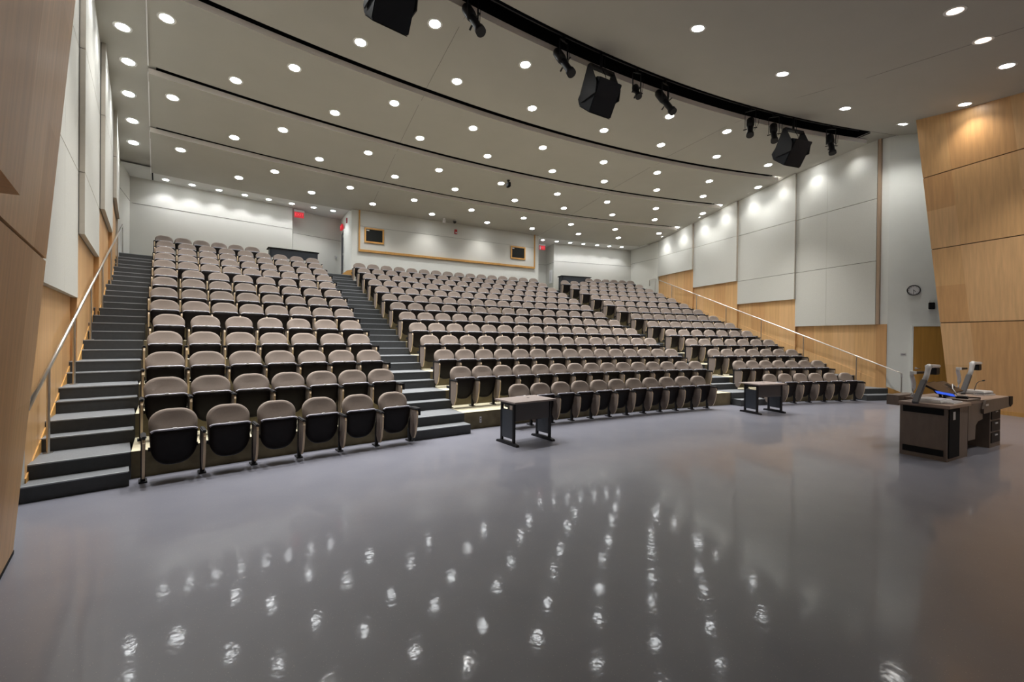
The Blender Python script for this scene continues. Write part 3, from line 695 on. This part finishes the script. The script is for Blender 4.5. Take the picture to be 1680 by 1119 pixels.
for i, (x, y) in enumerate([(10.3, .7), (13.0, .7)]):  # lamps added out of view to brighten the console
    downlight(x, y, ZC(Rof(x, y)) - .003, 'added unseen fill lamp above the stage right of the picture, %s' % ('nearer the middle', 'nearer the right wall')[i], 'added stage fill lights', spotdata('added_stage_fill', 150.0, 96, .9, (1, .95, .88)))
for (x, y) in ((10.169, 3.009), (11.684, 3.062)):
    d = spotdata('adjustable_light', 110.0, 34, .9, (1, .93, .86)); o = bpy.data.objects.new('aimed_lamp', d); COL.objects.link(o)
    z = ZC(Rof(x, y)); o.location = (x, y, z - .05); v = Vector((6.9, 4.3, 0)) - o.location
    o.rotation_euler = v.to_track_quat('-Z', 'Y').to_euler()
# ------------------------------------------------------------------ hanging speakers and stage lights
def hanging_speaker(a_deg, label):
    a = math.radians(a_deg); p = pol(33.45, a, ZC(33.45) + .1, CCX)
    t = thing('hanging_speaker', label, 'loudspeaker', p, -a, 'speakers hung in the ceiling gap')
    # cabinet, side profile in y-z (y+ towards the audience)
    prof = [(-.36, -.86), (-.22, -.78), (.28, -.80), (.45, -.98), (.40, -1.14), (.02, -1.46)]
    b = MB(); b.prism([(-.32, y, z) for y, z in prof], (.64, 0, 0), 'speaker'); b.build('cabinet', t, bevel=.015)
    b = MB(); b.prism([(-.30, .40, -1.15), (-.30, .03, -1.46), (-.30, .037, -1.468), (-.30, .407, -1.158)], (.60, 0, 0), 'black'); b.build('grille', t)
    for s in (-1, 1):
        b = MB(); x = s * .34; b.prism([(x, -.05, -.42), (x, .05, -.42), (x, .30, -.92), (x, .28, -1.15), (x, -.22, -1.15), (x, -.26, -.92)], (s * .02, 0, 0), 'blackmetal'); b.build('yoke_arm', t)
    b = MB(); b.box((-.36, -.05, -.46), (.36, .05, -.40), 'blackmetal'); b.build('yoke_bar', t)
    b = MB(); b.tube([(0, 0, -.40), (0, 0, 0)], .03, 'blackmetal'); b.tube([(.12, 0, -.40), (.10, 0, -.2), (.13, 0, 0)], .008, 'blackmetal', 6); b.build('hanger', t, weld=False)
    b = MB(); b.tube([(0, -.05, -.46), (.03, -.12, -.62), (.02, -.16, -.80)], .008, 'black', 6); b.build('cable', t)
hanging_speaker(-1.75, 'black loudspeaker hanging in a yoke from the ceiling gap, middle of the three')
hanging_speaker(9.9, 'black loudspeaker hanging in a yoke near the right wall')
hanging_speaker(-10.1, 'black loudspeaker cut off by the top edge of the picture')
def stage_light(a_deg, label, tilt, rz, ln=.70, rad=.10):
    a = math.radians(a_deg); p = pol(33.45, a, ZC(33.45) + .0, CCX)
    t = thing('stage_spotlight', label, 'stage light', p, -a + rz, 'black stage spotlights in the ceiling gap')
    d = Vector((0, -math.cos(tilt), -math.sin(tilt))); c = Vector((0, 0, -.50))
    b = MB(); b.tube([c - d * ln * .45, c - d * ln * .38, c - d * ln * .1, c + d * ln * .0], [rad * .7, rad, rad, rad * .8], 'blackmetal', 14)
    b.build('lamp_housing', t)
    b = MB(); b.tube([c, c + d * ln * .35, c + d * ln * .38, c + d * ln * .5], [rad * .72, rad * .72, rad * .95, rad * .98], 'blackmetal', 14); b.build('lens_barrel', t)
    sdv = Vector((1, 0, 0)); upv = d.cross(sdv)
    for v in (sdv, -sdv, upv, -upv):
        b = MB(); b.bar(c + d * ln * .10 + v * rad * .8, c + d * ln * .12 + v * (rad + .07), .04, .004, 'blackmetal', d); b.build('shutter', t)
    b = MB()
    for s in (-1, 1): b.bar((s * (rad + .03), 0, -.06), (s * (rad + .03), 0, -.52), .012, .035, 'blackmetal', (0, 1, 0))
    b.bar((-(rad + .035), 0, -.06), (rad + .035, 0, -.06), .035, .012, 'blackmetal', (0, 0, 1)); b.build('yoke', t, weld=False)
    b = MB(); b.box((-.03, -.03, -.06), (.03, .03, .03), 'blackmetal'); b.build('clamp', t)
    b = MB(); b.tube([(rad + .04, 0, -.04), (rad + .12, .02, -.16), (rad + .10, .03, -.45), (rad, .05, -.60)], .006, 'black', 6); b.build('cable', t)
stage_light(-7.4, 'long black stage spotlight, nearest the top edge of the picture', 1.0, .2, .88, .10)
stage_light(-3.6, 'long black stage spotlight left of the middle loudspeaker', 1.0, .2, .88, .10)
stage_light(.15, 'stubby black spotlight just right of the middle loudspeaker', 1.1, -.2, .42, .08)
stage_light(1.75, 'long black stage spotlight second right of the middle loudspeaker', 1.0, .2, .88, .10)
stage_light(7.05, 'black stage spotlight, left of the pair before the right loudspeaker', 1.15, -.9, .66, .10)
stage_light(8.6, 'black stage spotlight, right one of the pair beside the right loudspeaker', 1.2, -.7, .66, .10)
stage_light(12.45, 'black stage spotlight between the right loudspeaker and the right wall', 1.3, -.4, .70, .10)
# ceiling cameras
for (x, y, z, lb) in ((7.21, 14.305, cl(40.0), 'small black camera under the third ceiling panel'),):
    t = thing('ceiling_camera', lb, 'camera', (x + .13, y, ZC(Rof(x, y)) - .12))
    a = MB(); a.tube([(0, 0, 0), (0, 0, -.03)], .06, 'blackmetal', 14); a.build('mount', t)
    a = MB(); a.tube([(0, 0, -.03), (0, 0, -.10)], .025, 'blackmetal', 8); a.build('stem', t)
    a = MB(); a.box((-.05, -.12, -.26), (.05, .09, -.10), 'black'); a.build('housing', t, bevel=.012)
for (x, y, lb) in ((6.31, 18.6, 'silver cylinder camera hanging above the booth wall, left of the dome'), (6.82, 18.65, 'dark dome camera on the ceiling above the red alarm')):
    t = thing('security_camera', lb, 'camera', (x, y, ZC(Rof(x, y)) - .1))
    a = MB(); a.tube([(0, 0, 0), (0, 0, -.05)], .05, 'whitep', 12); a.build('mount', t)
    a = MB()
    if x < 6.5: a.tube([(0, 0, -.05), (0, 0, -.09), (0, 0, -.20)], [.06, .075, .07], 'silver', 14); a.build('housing', t)
    else: a.tube([(0, 0, -.05), (0, 0, -.09), (0, 0, -.13), (0, 0, -.15)], [.08, .075, .05, .01], 'blackmetal', 14); a.build('dome', t)
# fire alarm strobes
t = thing('fire_alarm', 'red fire alarm strobe high on the booth panel', 'fire alarm', (7.03, BY - .05, 6.66))
a = MB(); a.box((-.065, -.05, 0), (.065, -.003, .21), 'red'); a.build('housing', t, bevel=.008)
a = MB(); a.box((-.03, -.062, .03), (.05, -.05, .085), 'whitep'); a.build('strobe_lens', t)
t = thing('fire_alarm', 'red fire alarm strobe on the white side wall of the booth', 'fire alarm', (2.355, 19.95, 6.75))
a = MB(); a.box((-.05, -.065, 0), (-.002, .065, .21), 'red'); a.build('housing', t, bevel=.008)
a = MB(); a.box((-.062, -.03, .03), (-.05, .03, .085), 'whitep'); a.build('strobe_lens', t)

# exit signs
def exit_sign(loc, rz, label, face='EXIT', hang=True, w=.36, h=.23):
    t = thing('exit_sign', label, 'exit sign', loc, rz, 'exit signs')
    a = MB(); a.box((-w / 2, -.03, -h / 2), (w / 2, .03, h / 2), 'redlit'); a.build('sign_box', t)
    if face: text_mesh(face, .17, 'redtext', 'lettering', t, Matrix.Translation((0, -.033, 0)) @ Matrix.Rotation(PI / 2, 4, 'X'))
    if hang: a = MB(); a.box((-w / 2 - .02, -.035, h / 2), (w / 2 + .02, .035, h / 2 + .09), 'silver'); a.build('canopy', t)
    return t
exit_sign((.47, 20.35, 6.93), .12, 'red lit EXIT sign under the ceiling by the left rear corridor')
exit_sign((2.20, 20.75, 6.72), -PI / 2 + .05, 'red lit exit sign seen edge on above the booth side door', hang=False)
t = exit_sign((12.75, 20.6, 6.92), -.1, 'red lit exit sign by the right rear corridor, white patch at left')
a = MB(); a.box((-.165, -.036, -.10), (-.09, -.031, .06), 'whitep'); a.build('white_patch', t)
# doors / fittings in the rear corridors
t = thing('door_handle_plate', 'small steel handle on the beige door near the booth corner', 'door handle', (2.02, 21.29, 5.45), .33)
a = MB(); a.box((-.04, -.03, -.06), (.04, -.002, .06), 'silver'); a.build('plate', t); a = MB(); a.tube([(0, -.03, 0), (0, -.08, 0), (-.1, -.08, 0)], .012, 'steel', 8); a.build('lever', t)
t = thing('notice_frame', 'tall narrow white frame on the return wall beside the right rear desk', 'wall frame', (13.475, 20.75, 5.0), 0)
a = MB(); a.box((-.03, -.13, 0), (-.002, .13, .75), 'whitep'); a.build('frame', t); a = MB(); a.box((-.034, -.04, .12), (-.03, .04, .62), 'silver'); a.build('slot', t)

# ------------------------------------------------------------------ rear counters
def counter(a0, a1, r, label):
    p = pol(r, (a0 + a1) / 2, DZ * 13); L = 2 * r * math.sin((a1 - a0) / 2)
    t = thing('rear_desk', label, 'desk', p, -(a0 + a1) / 2, 'dark desks behind the last row')
    H = .93
    a = MB(); a.box((-L / 2 - .03, -.27, H - .03), (L / 2 + .03, .27, H), 'black'); a.build('desktop', t)
    a = MB(); a.box((-L / 2 + .02, -.23, H - .38), (L / 2 - .02, -.20, H - .03), 'slate'); a.build('modesty_panel', t)
    for s in (-1, 1):
        a = MB(); x = s * (L / 2 - .06); a.box((x - .03, -.23, 0), (x + .03, .23, H - .03), 'slate'); a.build('leg', t)
counter(math.radians(-9.45), math.radians(-7.2), 45.75, 'dark slate desk at the end of the left back row')
counter(math.radians(8.12), math.radians(10.35), 45.75, 'dark slate desk at the start of the right back row')

# ------------------------------------------------------------------ tables on the floor
def side_table(loc, rz, Wd, label):
    t = thing('side_table', label, 'table', loc, rz, 'small floor tables')
    D = .60; H = .735
    a = MB(); a.box((-Wd / 2, -D / 2, H - .028), (Wd / 2, D / 2, H), 'tabletop'); a.build('tabletop', t, bevel=.004)
    a = MB(); a.disc((.1, .06, H + .0015), .028, 'blackmetal', (0, 0, 1), 16); a.build('cable_cap', t)
    a = MB(); a.box((-Wd / 2 + .07, -.20, H - .33), (Wd / 2 - .07, -.18, H - .028), 'apron'); a.build('modesty_panel', t)
    for s in (-1, 1):
        x = s * (Wd / 2 - .06)
        g = MB(); g.box((x - .02, -.21, .05), (x + .02, -.17, H - .028), 'blackmetal'); g.box((x - .02, .13, .05), (x + .02, .17, H - .028), 'blackmetal')
        g.box((x - .02, -.17, H - .07), (x + .02, .13, H - .028), 'blackmetal')
        g.box((x - .014, -.17, .11), (x + .014, .13, H - .15), 'slate')
        lo = g.build('leg', t, weld=False)
        f = MB(); f.prism([(x - .03, -.31, .0), (x - .03, .29, 0), (x - .03, .27, .035), (x - .03, .12, .055), (x - .03, -.16, .055), (x - .03, -.29, .035)], (.06, 0, 0), 'blackmetal'); f.build('foot', lo)
side_table((3.695, 6.455, 0), math.radians(8.3), .90, 'small table with grey brown top and slate legs before the centre seats')
side_table((10.565, 6.53, 0), math.radians(-7.5), .93, 'small table with grey brown top standing before the right hand aisle stairs')

# ------------------------------------------------------------------ seats
def chair_parts():
    P = {}
    w = .54
    # back cushion: rounded outline, slight bulge
    def outline(hw, z0, z1, rc, n=10):
        pts = [(-hw * .93, z0), (hw * .93, z0)]
        for i in range(n + 1): t = i / n * PI / 2; pts.append((hw - rc + rc * math.cos(t), z1 - rc * .85 + rc * .85 * math.sin(t)))
        for i in range(n + 1): t = PI / 2 + i / n * PI / 2; pts.append((-hw + rc + rc * math.cos(t), z1 - rc * .85 + rc * .85 * math.sin(t)))
        return pts
    def cush(hw, z0, z1, rc, y0, th, m, lean=.26, inset=.035):
        a = MB(); o = outline(hw, z0, z1, rc); n = len(o); cz = (z0 + z1) / 2
        def ring(sc, dy): return [(x * (hw - sc) / hw, y0 - dy + (z - z1) * lean * -1 * -1, cz + (z - cz) * ((z1 - z0) / 2 - sc) / ((z1 - z0) / 2)) for x, z in o]
        R = [ring(.006, 0), ring(0, .012), ring(0, th - .022), ring(.010, th - .007), ring(inset, th + .002), ring(inset * 3, th + .010)]
        V = [v for r in R for v in r]; F = []
        for i in range(len(R) - 1):
            for j in range(n): k = (j + 1) % n; F.append((i * n + j, i * n + k, (i + 1) * n + k, (i + 1) * n + j))
        F.append(tuple((len(R) - 1) * n + j for j in range(n))); F.append(tuple(range(n))[::-1])
        a.poly(V, F, m, True); return a
    c = cush(.243, .40, .845, .19, -.015, .075, 'fabric'); me = c.mesh('backrest'); c.weld(me); P['backrest'] = me
    c = cush(.235, .34, .82, .18, .022, .03, 'shell'); me = c.mesh('back_shell'); c.weld(me); P['back_shell'] = me
    # folded seat: shell seen from its underside
    a = MB(); n = 12; hw = .228
    def seat_out(sc=0.0):
        pts = []
        for i in range(n + 1): t = i / n * PI / 2; pts.append((hw - .05 - sc + .05 * math.cos(t), .585 - sc + .035 * math.sin(t)))
        for i in range(n + 1): t = PI / 2 + i / n * PI / 2; pts.append((-hw + .05 + sc + .05 * math.cos(t), .585 - sc + .035 * math.sin(t)))
        for i in range(1, 2 * n):
            t = PI + i / (2 * n) * PI; q = 1.5
            cx_ = math.cos(t); sz = math.sin(t); pts.append((math.copysign(abs(cx_) ** .72, cx_) * (hw - sc) * (1 - .08 * abs(sz)), .42 + sz ** 1 * (.235 - sc) if False else .42 - abs(sz) ** .95 * (.245 - sc)))
        return pts
    def yy(z, x): return -.195 - .10 * max(0, (z - .18)) / .44 - .015 * math.cos(x / hw * 1.3)
    R = []
    for sc, off in ((0.012, .075), (0, .06), (0, .012), (.012, -.002), (.06, -.010), (.12, -.014)):
        R.append([(x, yy(z, x) + off, z) for x, z in seat_out(sc)])
    m_ = len(R[0]); V = [v for r in R for v in r]; F = []; G = []
    for i in range(len(R) - 1):
        for j in range(m_):
            k = (j + 1) % m_; f = (i * m_ + j, (i + 1) * m_ + j, (i + 1) * m_ + k, i * m_ + k); F.append(f)
    F.append(tuple((len(R) - 1) * m_ + j for j in range(m_))[::-1])
    a.poly(V, F, 'shell', True); me = a.mesh('seat_shell'); a.weld(me); P['seat_shell'] = me
    # grey tube painted in for the highlight along the folded seat's front edge
    a = MB(); pts = [(x, yy(.62, x) + .018, .585 + .035 * (1 - max(0, (abs(x) - .18) / .05) ** 2) ** .5 if abs(x) > .18 else .62) for x in [(-.224 + .448 * i / 16) for i in range(17)]]
    pts = [(x, y, z + .001) for x, y, z in pts]; a.tube(pts, .0155, 'rim', 6); P['lip_sheen'] = a.mesh('lip_sheen')
    a = MB(); a.box((-.02, yy(.62, 0) - .004, .622), (.02, yy(.62, 0) + .03, .639), 'plate'); P['pale_plate'] = a.mesh('pale_plate')  # small pale plate at the middle of the seat's top edge
    a = MB(); o = seat_out(.02); a.prism([(x, yy(z, x) + .075, z) for x, z in o], (0, .04, 0), 'fabric'); P['seat_cushion'] = a.mesh('seat_cushion')
    # side panel, armrest, leg at x = 0 (placed at the seat boundary)
    sp = [(-.445, .515), (-.425, .553), (-.39, .56), (-.13, .56), (-.115, .52), (-.13, .30), (-.17, .17), (-.22, .10), (-.28, .07), (-.33, .09), (-.385, .18), (-.43, .34)]
    a = MB(); a.prism([(-.013, y, z) for y, z in sp], (.026, 0, 0), 'sidep', 'edge'); P['side_panel'] = a.mesh('side_panel')
    a = MB(); a.box((-.026, -.43, .562), (.026, -.10, .592), 'blackmetal'); bm = bmesh.new(); me = a.mesh('armrest'); a.weld(me)
    bm.from_mesh(me); bmesh.ops.bevel(bm, geom=bm.edges[:], offset=.011, segments=2, affect='EDGES'); bm.to_mesh(me); bm.free(); P['armrest'] = me
    a = MB(); a.box((-.022, -.17, .012), (.022, -.12, .562), 'blackmetal'); a.box((-.04, -.20, 0), (.04, -.04, .014), 'blackmetal'); a.bar((-.0, -.125, .42), (0, .02, .42), .03, .05, 'blackmetal')
    P['leg'] = a.mesh('leg')
    a = MB(); a.box((-.245, -.15, .36), (.245, -.11, .40), 'blackmetal'); P['pivot_bar'] = a.mesh('pivot_bar')
    a = MB(); a.box((.028, -.40, .47), (.075, -.14, .59), 'blackmetal'); a.box((.075, -.36, .46), (.09, -.18, .565), 'rim'); P['folded_tablet'] = a.mesh('folded_tablet')
    return P
CP = chair_parts()
def build_chair(wd, end):
    t = bpy.data.objects.new('auditorium_seat', None); COL.objects.link(t); KIDS[t.name] = []
    def add(nm, x=0.0, sx=1.0):
        o = bpy.data.objects.new(nm, CP[nm]); COL.objects.link(o); o.parent = t; o.location = (x, 0, 0); KIDS[t.name].append(o); return o
    for nm in ('backrest', 'back_shell', 'seat_shell', 'seat_cushion', 'lip_sheen', 'pale_plate', 'pivot_bar'): add(nm)
    for s in ((-1, 1) if end else (-1,)):
        for nm in ('side_panel', 'armrest', 'leg'): add(nm, s * wd / 2)
    if end: add('folded_tablet', wd / 2)
    return t
seats = []
for s, nm in ((-1, 'left'), (0, 'centre'), (1, 'right')):
    for k in range(14 if s else 13):
        n_ = NSD[k] if s else NCE[k]; wd = WSD[k] if s else WCE[k]
        R = R0 + DR * k
        for i in range(n_):
            a = s * PHI[k] + (i - (n_ - 1) / 2) * wd / R
            p = pol(R, a, DZ * k + (-.0) + (.004 if k == 0 else 0))
            seats.append(dict(p=p, a=a, w=wd, end=(i == n_ - 1), k=k, i=i, n=n_, b=nm, d=(p - Vector((0, 0, CAM_H))).length))
seats.sort(key=lambda q: q['d'])
rowname = ['front', 'second', 'third', 'fourth', 'fifth', 'sixth', 'seventh', 'eighth', 'ninth', 'tenth', 'eleventh', 'twelfth', 'thirteenth', 'fourteenth']
protos = {}
for q in seats[:300]:
    key = (round(q['w'], 4), q['end'])
    if key not in protos: t = protos[key] = build_chair(q['w'], q['end'])
    else: t = copy_tree(protos[key])
    t.location = q['p']; t.rotation_euler = (0, 0, -q['a'])
    tag(t, 'taupe tip-up seat, %s from left in the %s row of the %s block' % (ORD[q['i']], rowname[q['k']], q['b']), 'auditorium seat', 'folded auditorium seats in curved rows')
# the farthest seats as one mass
far = MB()
def add_me(mb, me, mtx):
    i = len(mb.v); mb.v += [tuple(mtx @ v.co) for v in me.vertices]; mp = [mb.mid(m_) for m_ in me.materials]
    for p in me.polygons: mb.f.append(tuple(i + j for j in p.vertices)); mb.mi.append(mp[p.material_index]); mb.sm.append(p.use_smooth)
for q in seats[300:]:
    mt = Matrix.Translation(q['p']) @ Matrix.Rotation(-q['a'], 4, 'Z')
    for nm in ('backrest', 'back_shell', 'seat_shell', 'lip_sheen', 'seat_cushion'): add_me(far, CP[nm], mt)
    for s in ((-1, 1) if q['end'] else (-1,)):
        for nm in ('side_panel', 'armrest', 'leg'): add_me(far, CP[nm], mt @ Matrix.Translation((s * q['w'] / 2, 0, 0)))
o = far.build('distant_seats', weld=False); tag(o, 'farthest taupe tip-up seats in the last rows below the rear walls', 'auditorium seats'); o['kind'] = 'stuff'

# ------------------------------------------------------------------ lectern
t = thing('equipment_cabinet', 'brown lectern cabinet with two black vent strips, left end of the console', 'cabinet', (8.72, 2.59, 0))
a = MB(); a.box((0, .0, .0), (.78, .56, .80), 'lect'); a.build('body', t)
a = MB(); a.box((-.012, .04, .69), (-.001, .52, .785), 'black'); a.build('vent', t, bevel=.002)
a = MB(); a.box((-.012, .04, .07), (-.001, .52, .165), 'black'); a.build('vent', t, bevel=.002)
a = MB(); a.box((.03, -.012, .05), (.42, -.001, .78), 'black'); a.build('rack_door', t)
a = MB(); a.box((.16, -.016, .62), (.24, -.012, .74), 'silver'); a.build('outlet_plate', t)
a = MB(); a.box((-.03, -.035, .80), (.80, .57, .845), 'lectop'); a.build('worktop', t, bevel=.004)
t = thing('control_desk', 'wide brown console desk with open knee space at the right of the cabinet', 'desk', (9.53, 2.6, 0))
a = MB(); a.prism([(.0, .04, .795), (1.92, .0, .795), (1.92, .75, .795), (.0, .80, .795)], (0, 0, .045), 'lectop'); a.build('worktop', t)
a = MB(); a.prism([(.72, -.02, .84), (.62, -.02, .70), (.62, -.02, .62), (1.93, -.02, .66), (1.95, -.02, .70), (1.95, -.02, .84)], (0, .03, 0), 'lect'); a.build('front_apron', t)
a = MB(); a.prism([(.10, .02, .79), (.72, .02, .79), (.72, .02, .52), (.52, .02, .50), (.42, .02, .44), (.40, .02, .22), (.10, .02, .22)], (0, .05, 0), 'lect'); a.build('end_panel', t)
a = MB(); a.prism([(.16, .05, .845), (.62, .02, .845), (.62, .02, .865), (.50, .42, .93), (.20, .42, .93), (.16, .05, .865)][:3] + [(.62, .40, .845), (.16, .42, .845)], (0, 0, .02), 'lect'); a.build('sloped_panel', t)
a = MB(); a.box((1.05, .02, .0), (1.56, .62, .79), 'lect'); a.build('pedestal', t)
for z in (.08, .28, .48):
    a = MB(); a.box((1.10, .008, z), (1.51, .019, z + .17), 'shell'); dr = a.build('drawer', t); a = MB(); a.box((1.25, -.002, z + .12), (1.36, .008, z + .14), 'silver'); a.build('handle', dr)
a = MB(); a.box((.02, .70, .05), (1.90, .73, .79), 'lect'); a.build('modesty_panel', t)
a = MB(); a.box((.68, -.028, .745), (.80, -.021, .775), 'silver'); a.build('switch_plate', t)
a = MB(); a.prism([(1.87, -.03, .66), (1.98, -.03, .70), (1.98, -.03, .84), (1.82, -.03, .84), (1.82, -.03, .72)], (0, .05, 0), 'shell'); a.build('corner_guard', t)
a = MB(); a.box((-.22, .78, .70), (.5, .95, .87), 'lect'); o = a.build('raised_ledge', t)
# document cameras
def doc_cam(ox, oy, label, s=1.0):
    t = thing('document_camera', label, 'document camera', (ox, oy, .845))
    a = MB(); a.box((.14, -.22, .0), (.62, .10, .05), 'whitep'); a.build('base', t, bevel=.01)
    a = MB(); a.box((.16, -.20, .05), (.45, .08, .056), 'silver'); a.build('stage_plate', t)
    a = MB(); a.bar((-.09, 0, 0), (.23, 0, .34), .05, .075, 'apron', (0, 1, 0)); a.build('lower_arm', t, bevel=.008)
    a = MB(); a.tube([(.22, 0, .31), (.32, 0, .42), (.36, 0, .50), (.38, 0, .545), (.42, 0, .56)], [.035, .034, .036, .04, .042], 'silver', 12); a.build('upper_arm', t)
    a = MB(); a.box((.38, -.05, .535), (.70, .05, .58), 'silver'); h = a.build('camera_head', t, bevel=.01)
    a = MB(); a.box((.54, -.045, .42), (.68, .045, .535), 'blackmetal'); a.build('lens_hood', h, bevel=.008)
    a = MB(); a.tube([(.30, .17, .05), (.36, .17, .20), (.36, .17, .28), (.30, .17, .37), (.28, .17, .41), (.31, .17, .44)], .028, 'silver', 12); a.build('lamp_arm', t)
    a = MB(); a.box((.29, .14, .42), (.37, .20, .47), 'whitep'); a.box((.37, .14, .425), (.66, .20, .46), 'blackmetal'); a.build('lamp_head', t, weld=False)
doc_cam(8.70, 2.93, 'document camera with grey arm on the left cabinet of the console')
doc_cam(11.10, 3.08, 'document camera with grey arm on the far right of the console')
def panel(name, label, quad, th, m, cat):
    o = sum((Vector(q) for q in quad), Vector()) / 4; t = thing(name, label, cat, o)
    P = [Vector(q) - o for q in quad]; n_ = (P[1] - P[0]).cross(P[2] - P[0]).normalized() * -th
    if n_.z > 0: n_ = -n_
    a = MB(); a.prism(P, n_, 'shell'); a.build('casing', t)
    c = [p * .94 - n_ * .06 for p in P]; a = MB(); a.face(c, m); a.build('screen', t)
    b0 = Vector((0, 0, -(o.z - .84))); a = MB(); a.tube([n_ * .9, b0 + Vector((0, .0, 0))], .02, 'blackmetal', 8); a.build('stand', t)
panel('tilted_monitor', 'dark tilted touch monitor nearest the left document camera', [(9.40, 3.10, 1.10), (9.92, 3.12, 1.115), (10.28, 2.93, .92), (9.76, 2.90, .90)], .03, 'darkscreen', 'monitor')
panel('tilted_monitor', 'second dark tilted monitor, right of the first one on the console', [(9.96, 3.12, 1.10), (10.32, 3.13, 1.11), (10.62, 2.95, .94), (10.24, 2.93, .93)], .03, 'darkscreen', 'monitor')
panel('tablet', 'small blue glowing tablet in front of the tilted monitors', [(9.40, 2.93, .955), (9.40, 2.96, 1.00), (9.66, 2.80, .945), (9.66, 2.77, .90)], .015, 'screen', 'tablet')
t = thing('gooseneck_microphone', 'thin gooseneck microphone on the right part of the console', 'microphone', (11.35, 3.02, .84))
a = MB(); a.tube([(0, 0, 0), (0, 0, .02)], .05, 'blackmetal', 14); a.build('base', t)
a = MB(); a.tube([(0, 0, .02), (.06, 0, .12), (.14, 0, .19), (.26, 0, .22), (.42, 0, .225)], .006, 'blackmetal', 8); a.build('gooseneck', t)
a = MB(); a.tube([(.42, 0, .225), (.44, 0, .226), (.52, 0, .228)], [.008, .013, .012], 'blackmetal', 10); a.build('capsule', t)
t = thing('keyboard', 'slim grey keyboard at the right end of the console top', 'keyboard', (11.25, 2.86, .84), -.1)
a = MB(); a.box((-.20, -.07, .0), (.22, .07, .022), 'silver'); a.build('case', t, bevel=.004)
a = MB(); [a.box((-.18 + .032 * i, -.055 + .03 * j, .022), (-.154 + .032 * i, -.03 + .03 * j, .03), 'apron') for i in range(12) for j in range(4)]; a.build('keys', t, weld=False)
t = thing('desk_phone', 'small dark box with a pale corner beside the monitors', 'desk device', (9.95, 2.78, .84), .2)
a = MB(); a.prism([(-.1, -.07, 0), (.1, -.07, 0), (.1, .07, 0), (-.1, .07, 0)], (0, 0, .06), 'blackmetal'); a.build('housing', t, bevel=.01)
a = MB(); a.box((.03, -.05, .061), (.08, -.01, .068), 'whitep'); a.build('pale_button', t)
t = thing('keyboard', 'white keyboard lying before the left document camera', 'keyboard', (9.18, 2.64, .845), .05)
a = MB(); a.box((-.20, -.03, .0), (.22, .08, .02), 'whitep'); a.build('case', t, bevel=.004); a = MB(); [a.box((-.18 + .032 * i, -.02 + .03 * j, .02), (-.156 + .032 * i, .004 + .03 * j, .026), 'silver') for i in range(12) for j in range(3)]; a.build('keys', t, weld=False)
a = MB(); a.tube([(10.05, 2.85, .86), (10.12, 2.95, 1.0), (10.28, 3.0, 1.06), (10.5, 3.02, 1.0), (10.62, 2.98, .86)], .008, 'whitep', 8); o = a.build('white_cable'); tag(o, 'loop of white cable standing up on the console top', 'cable')
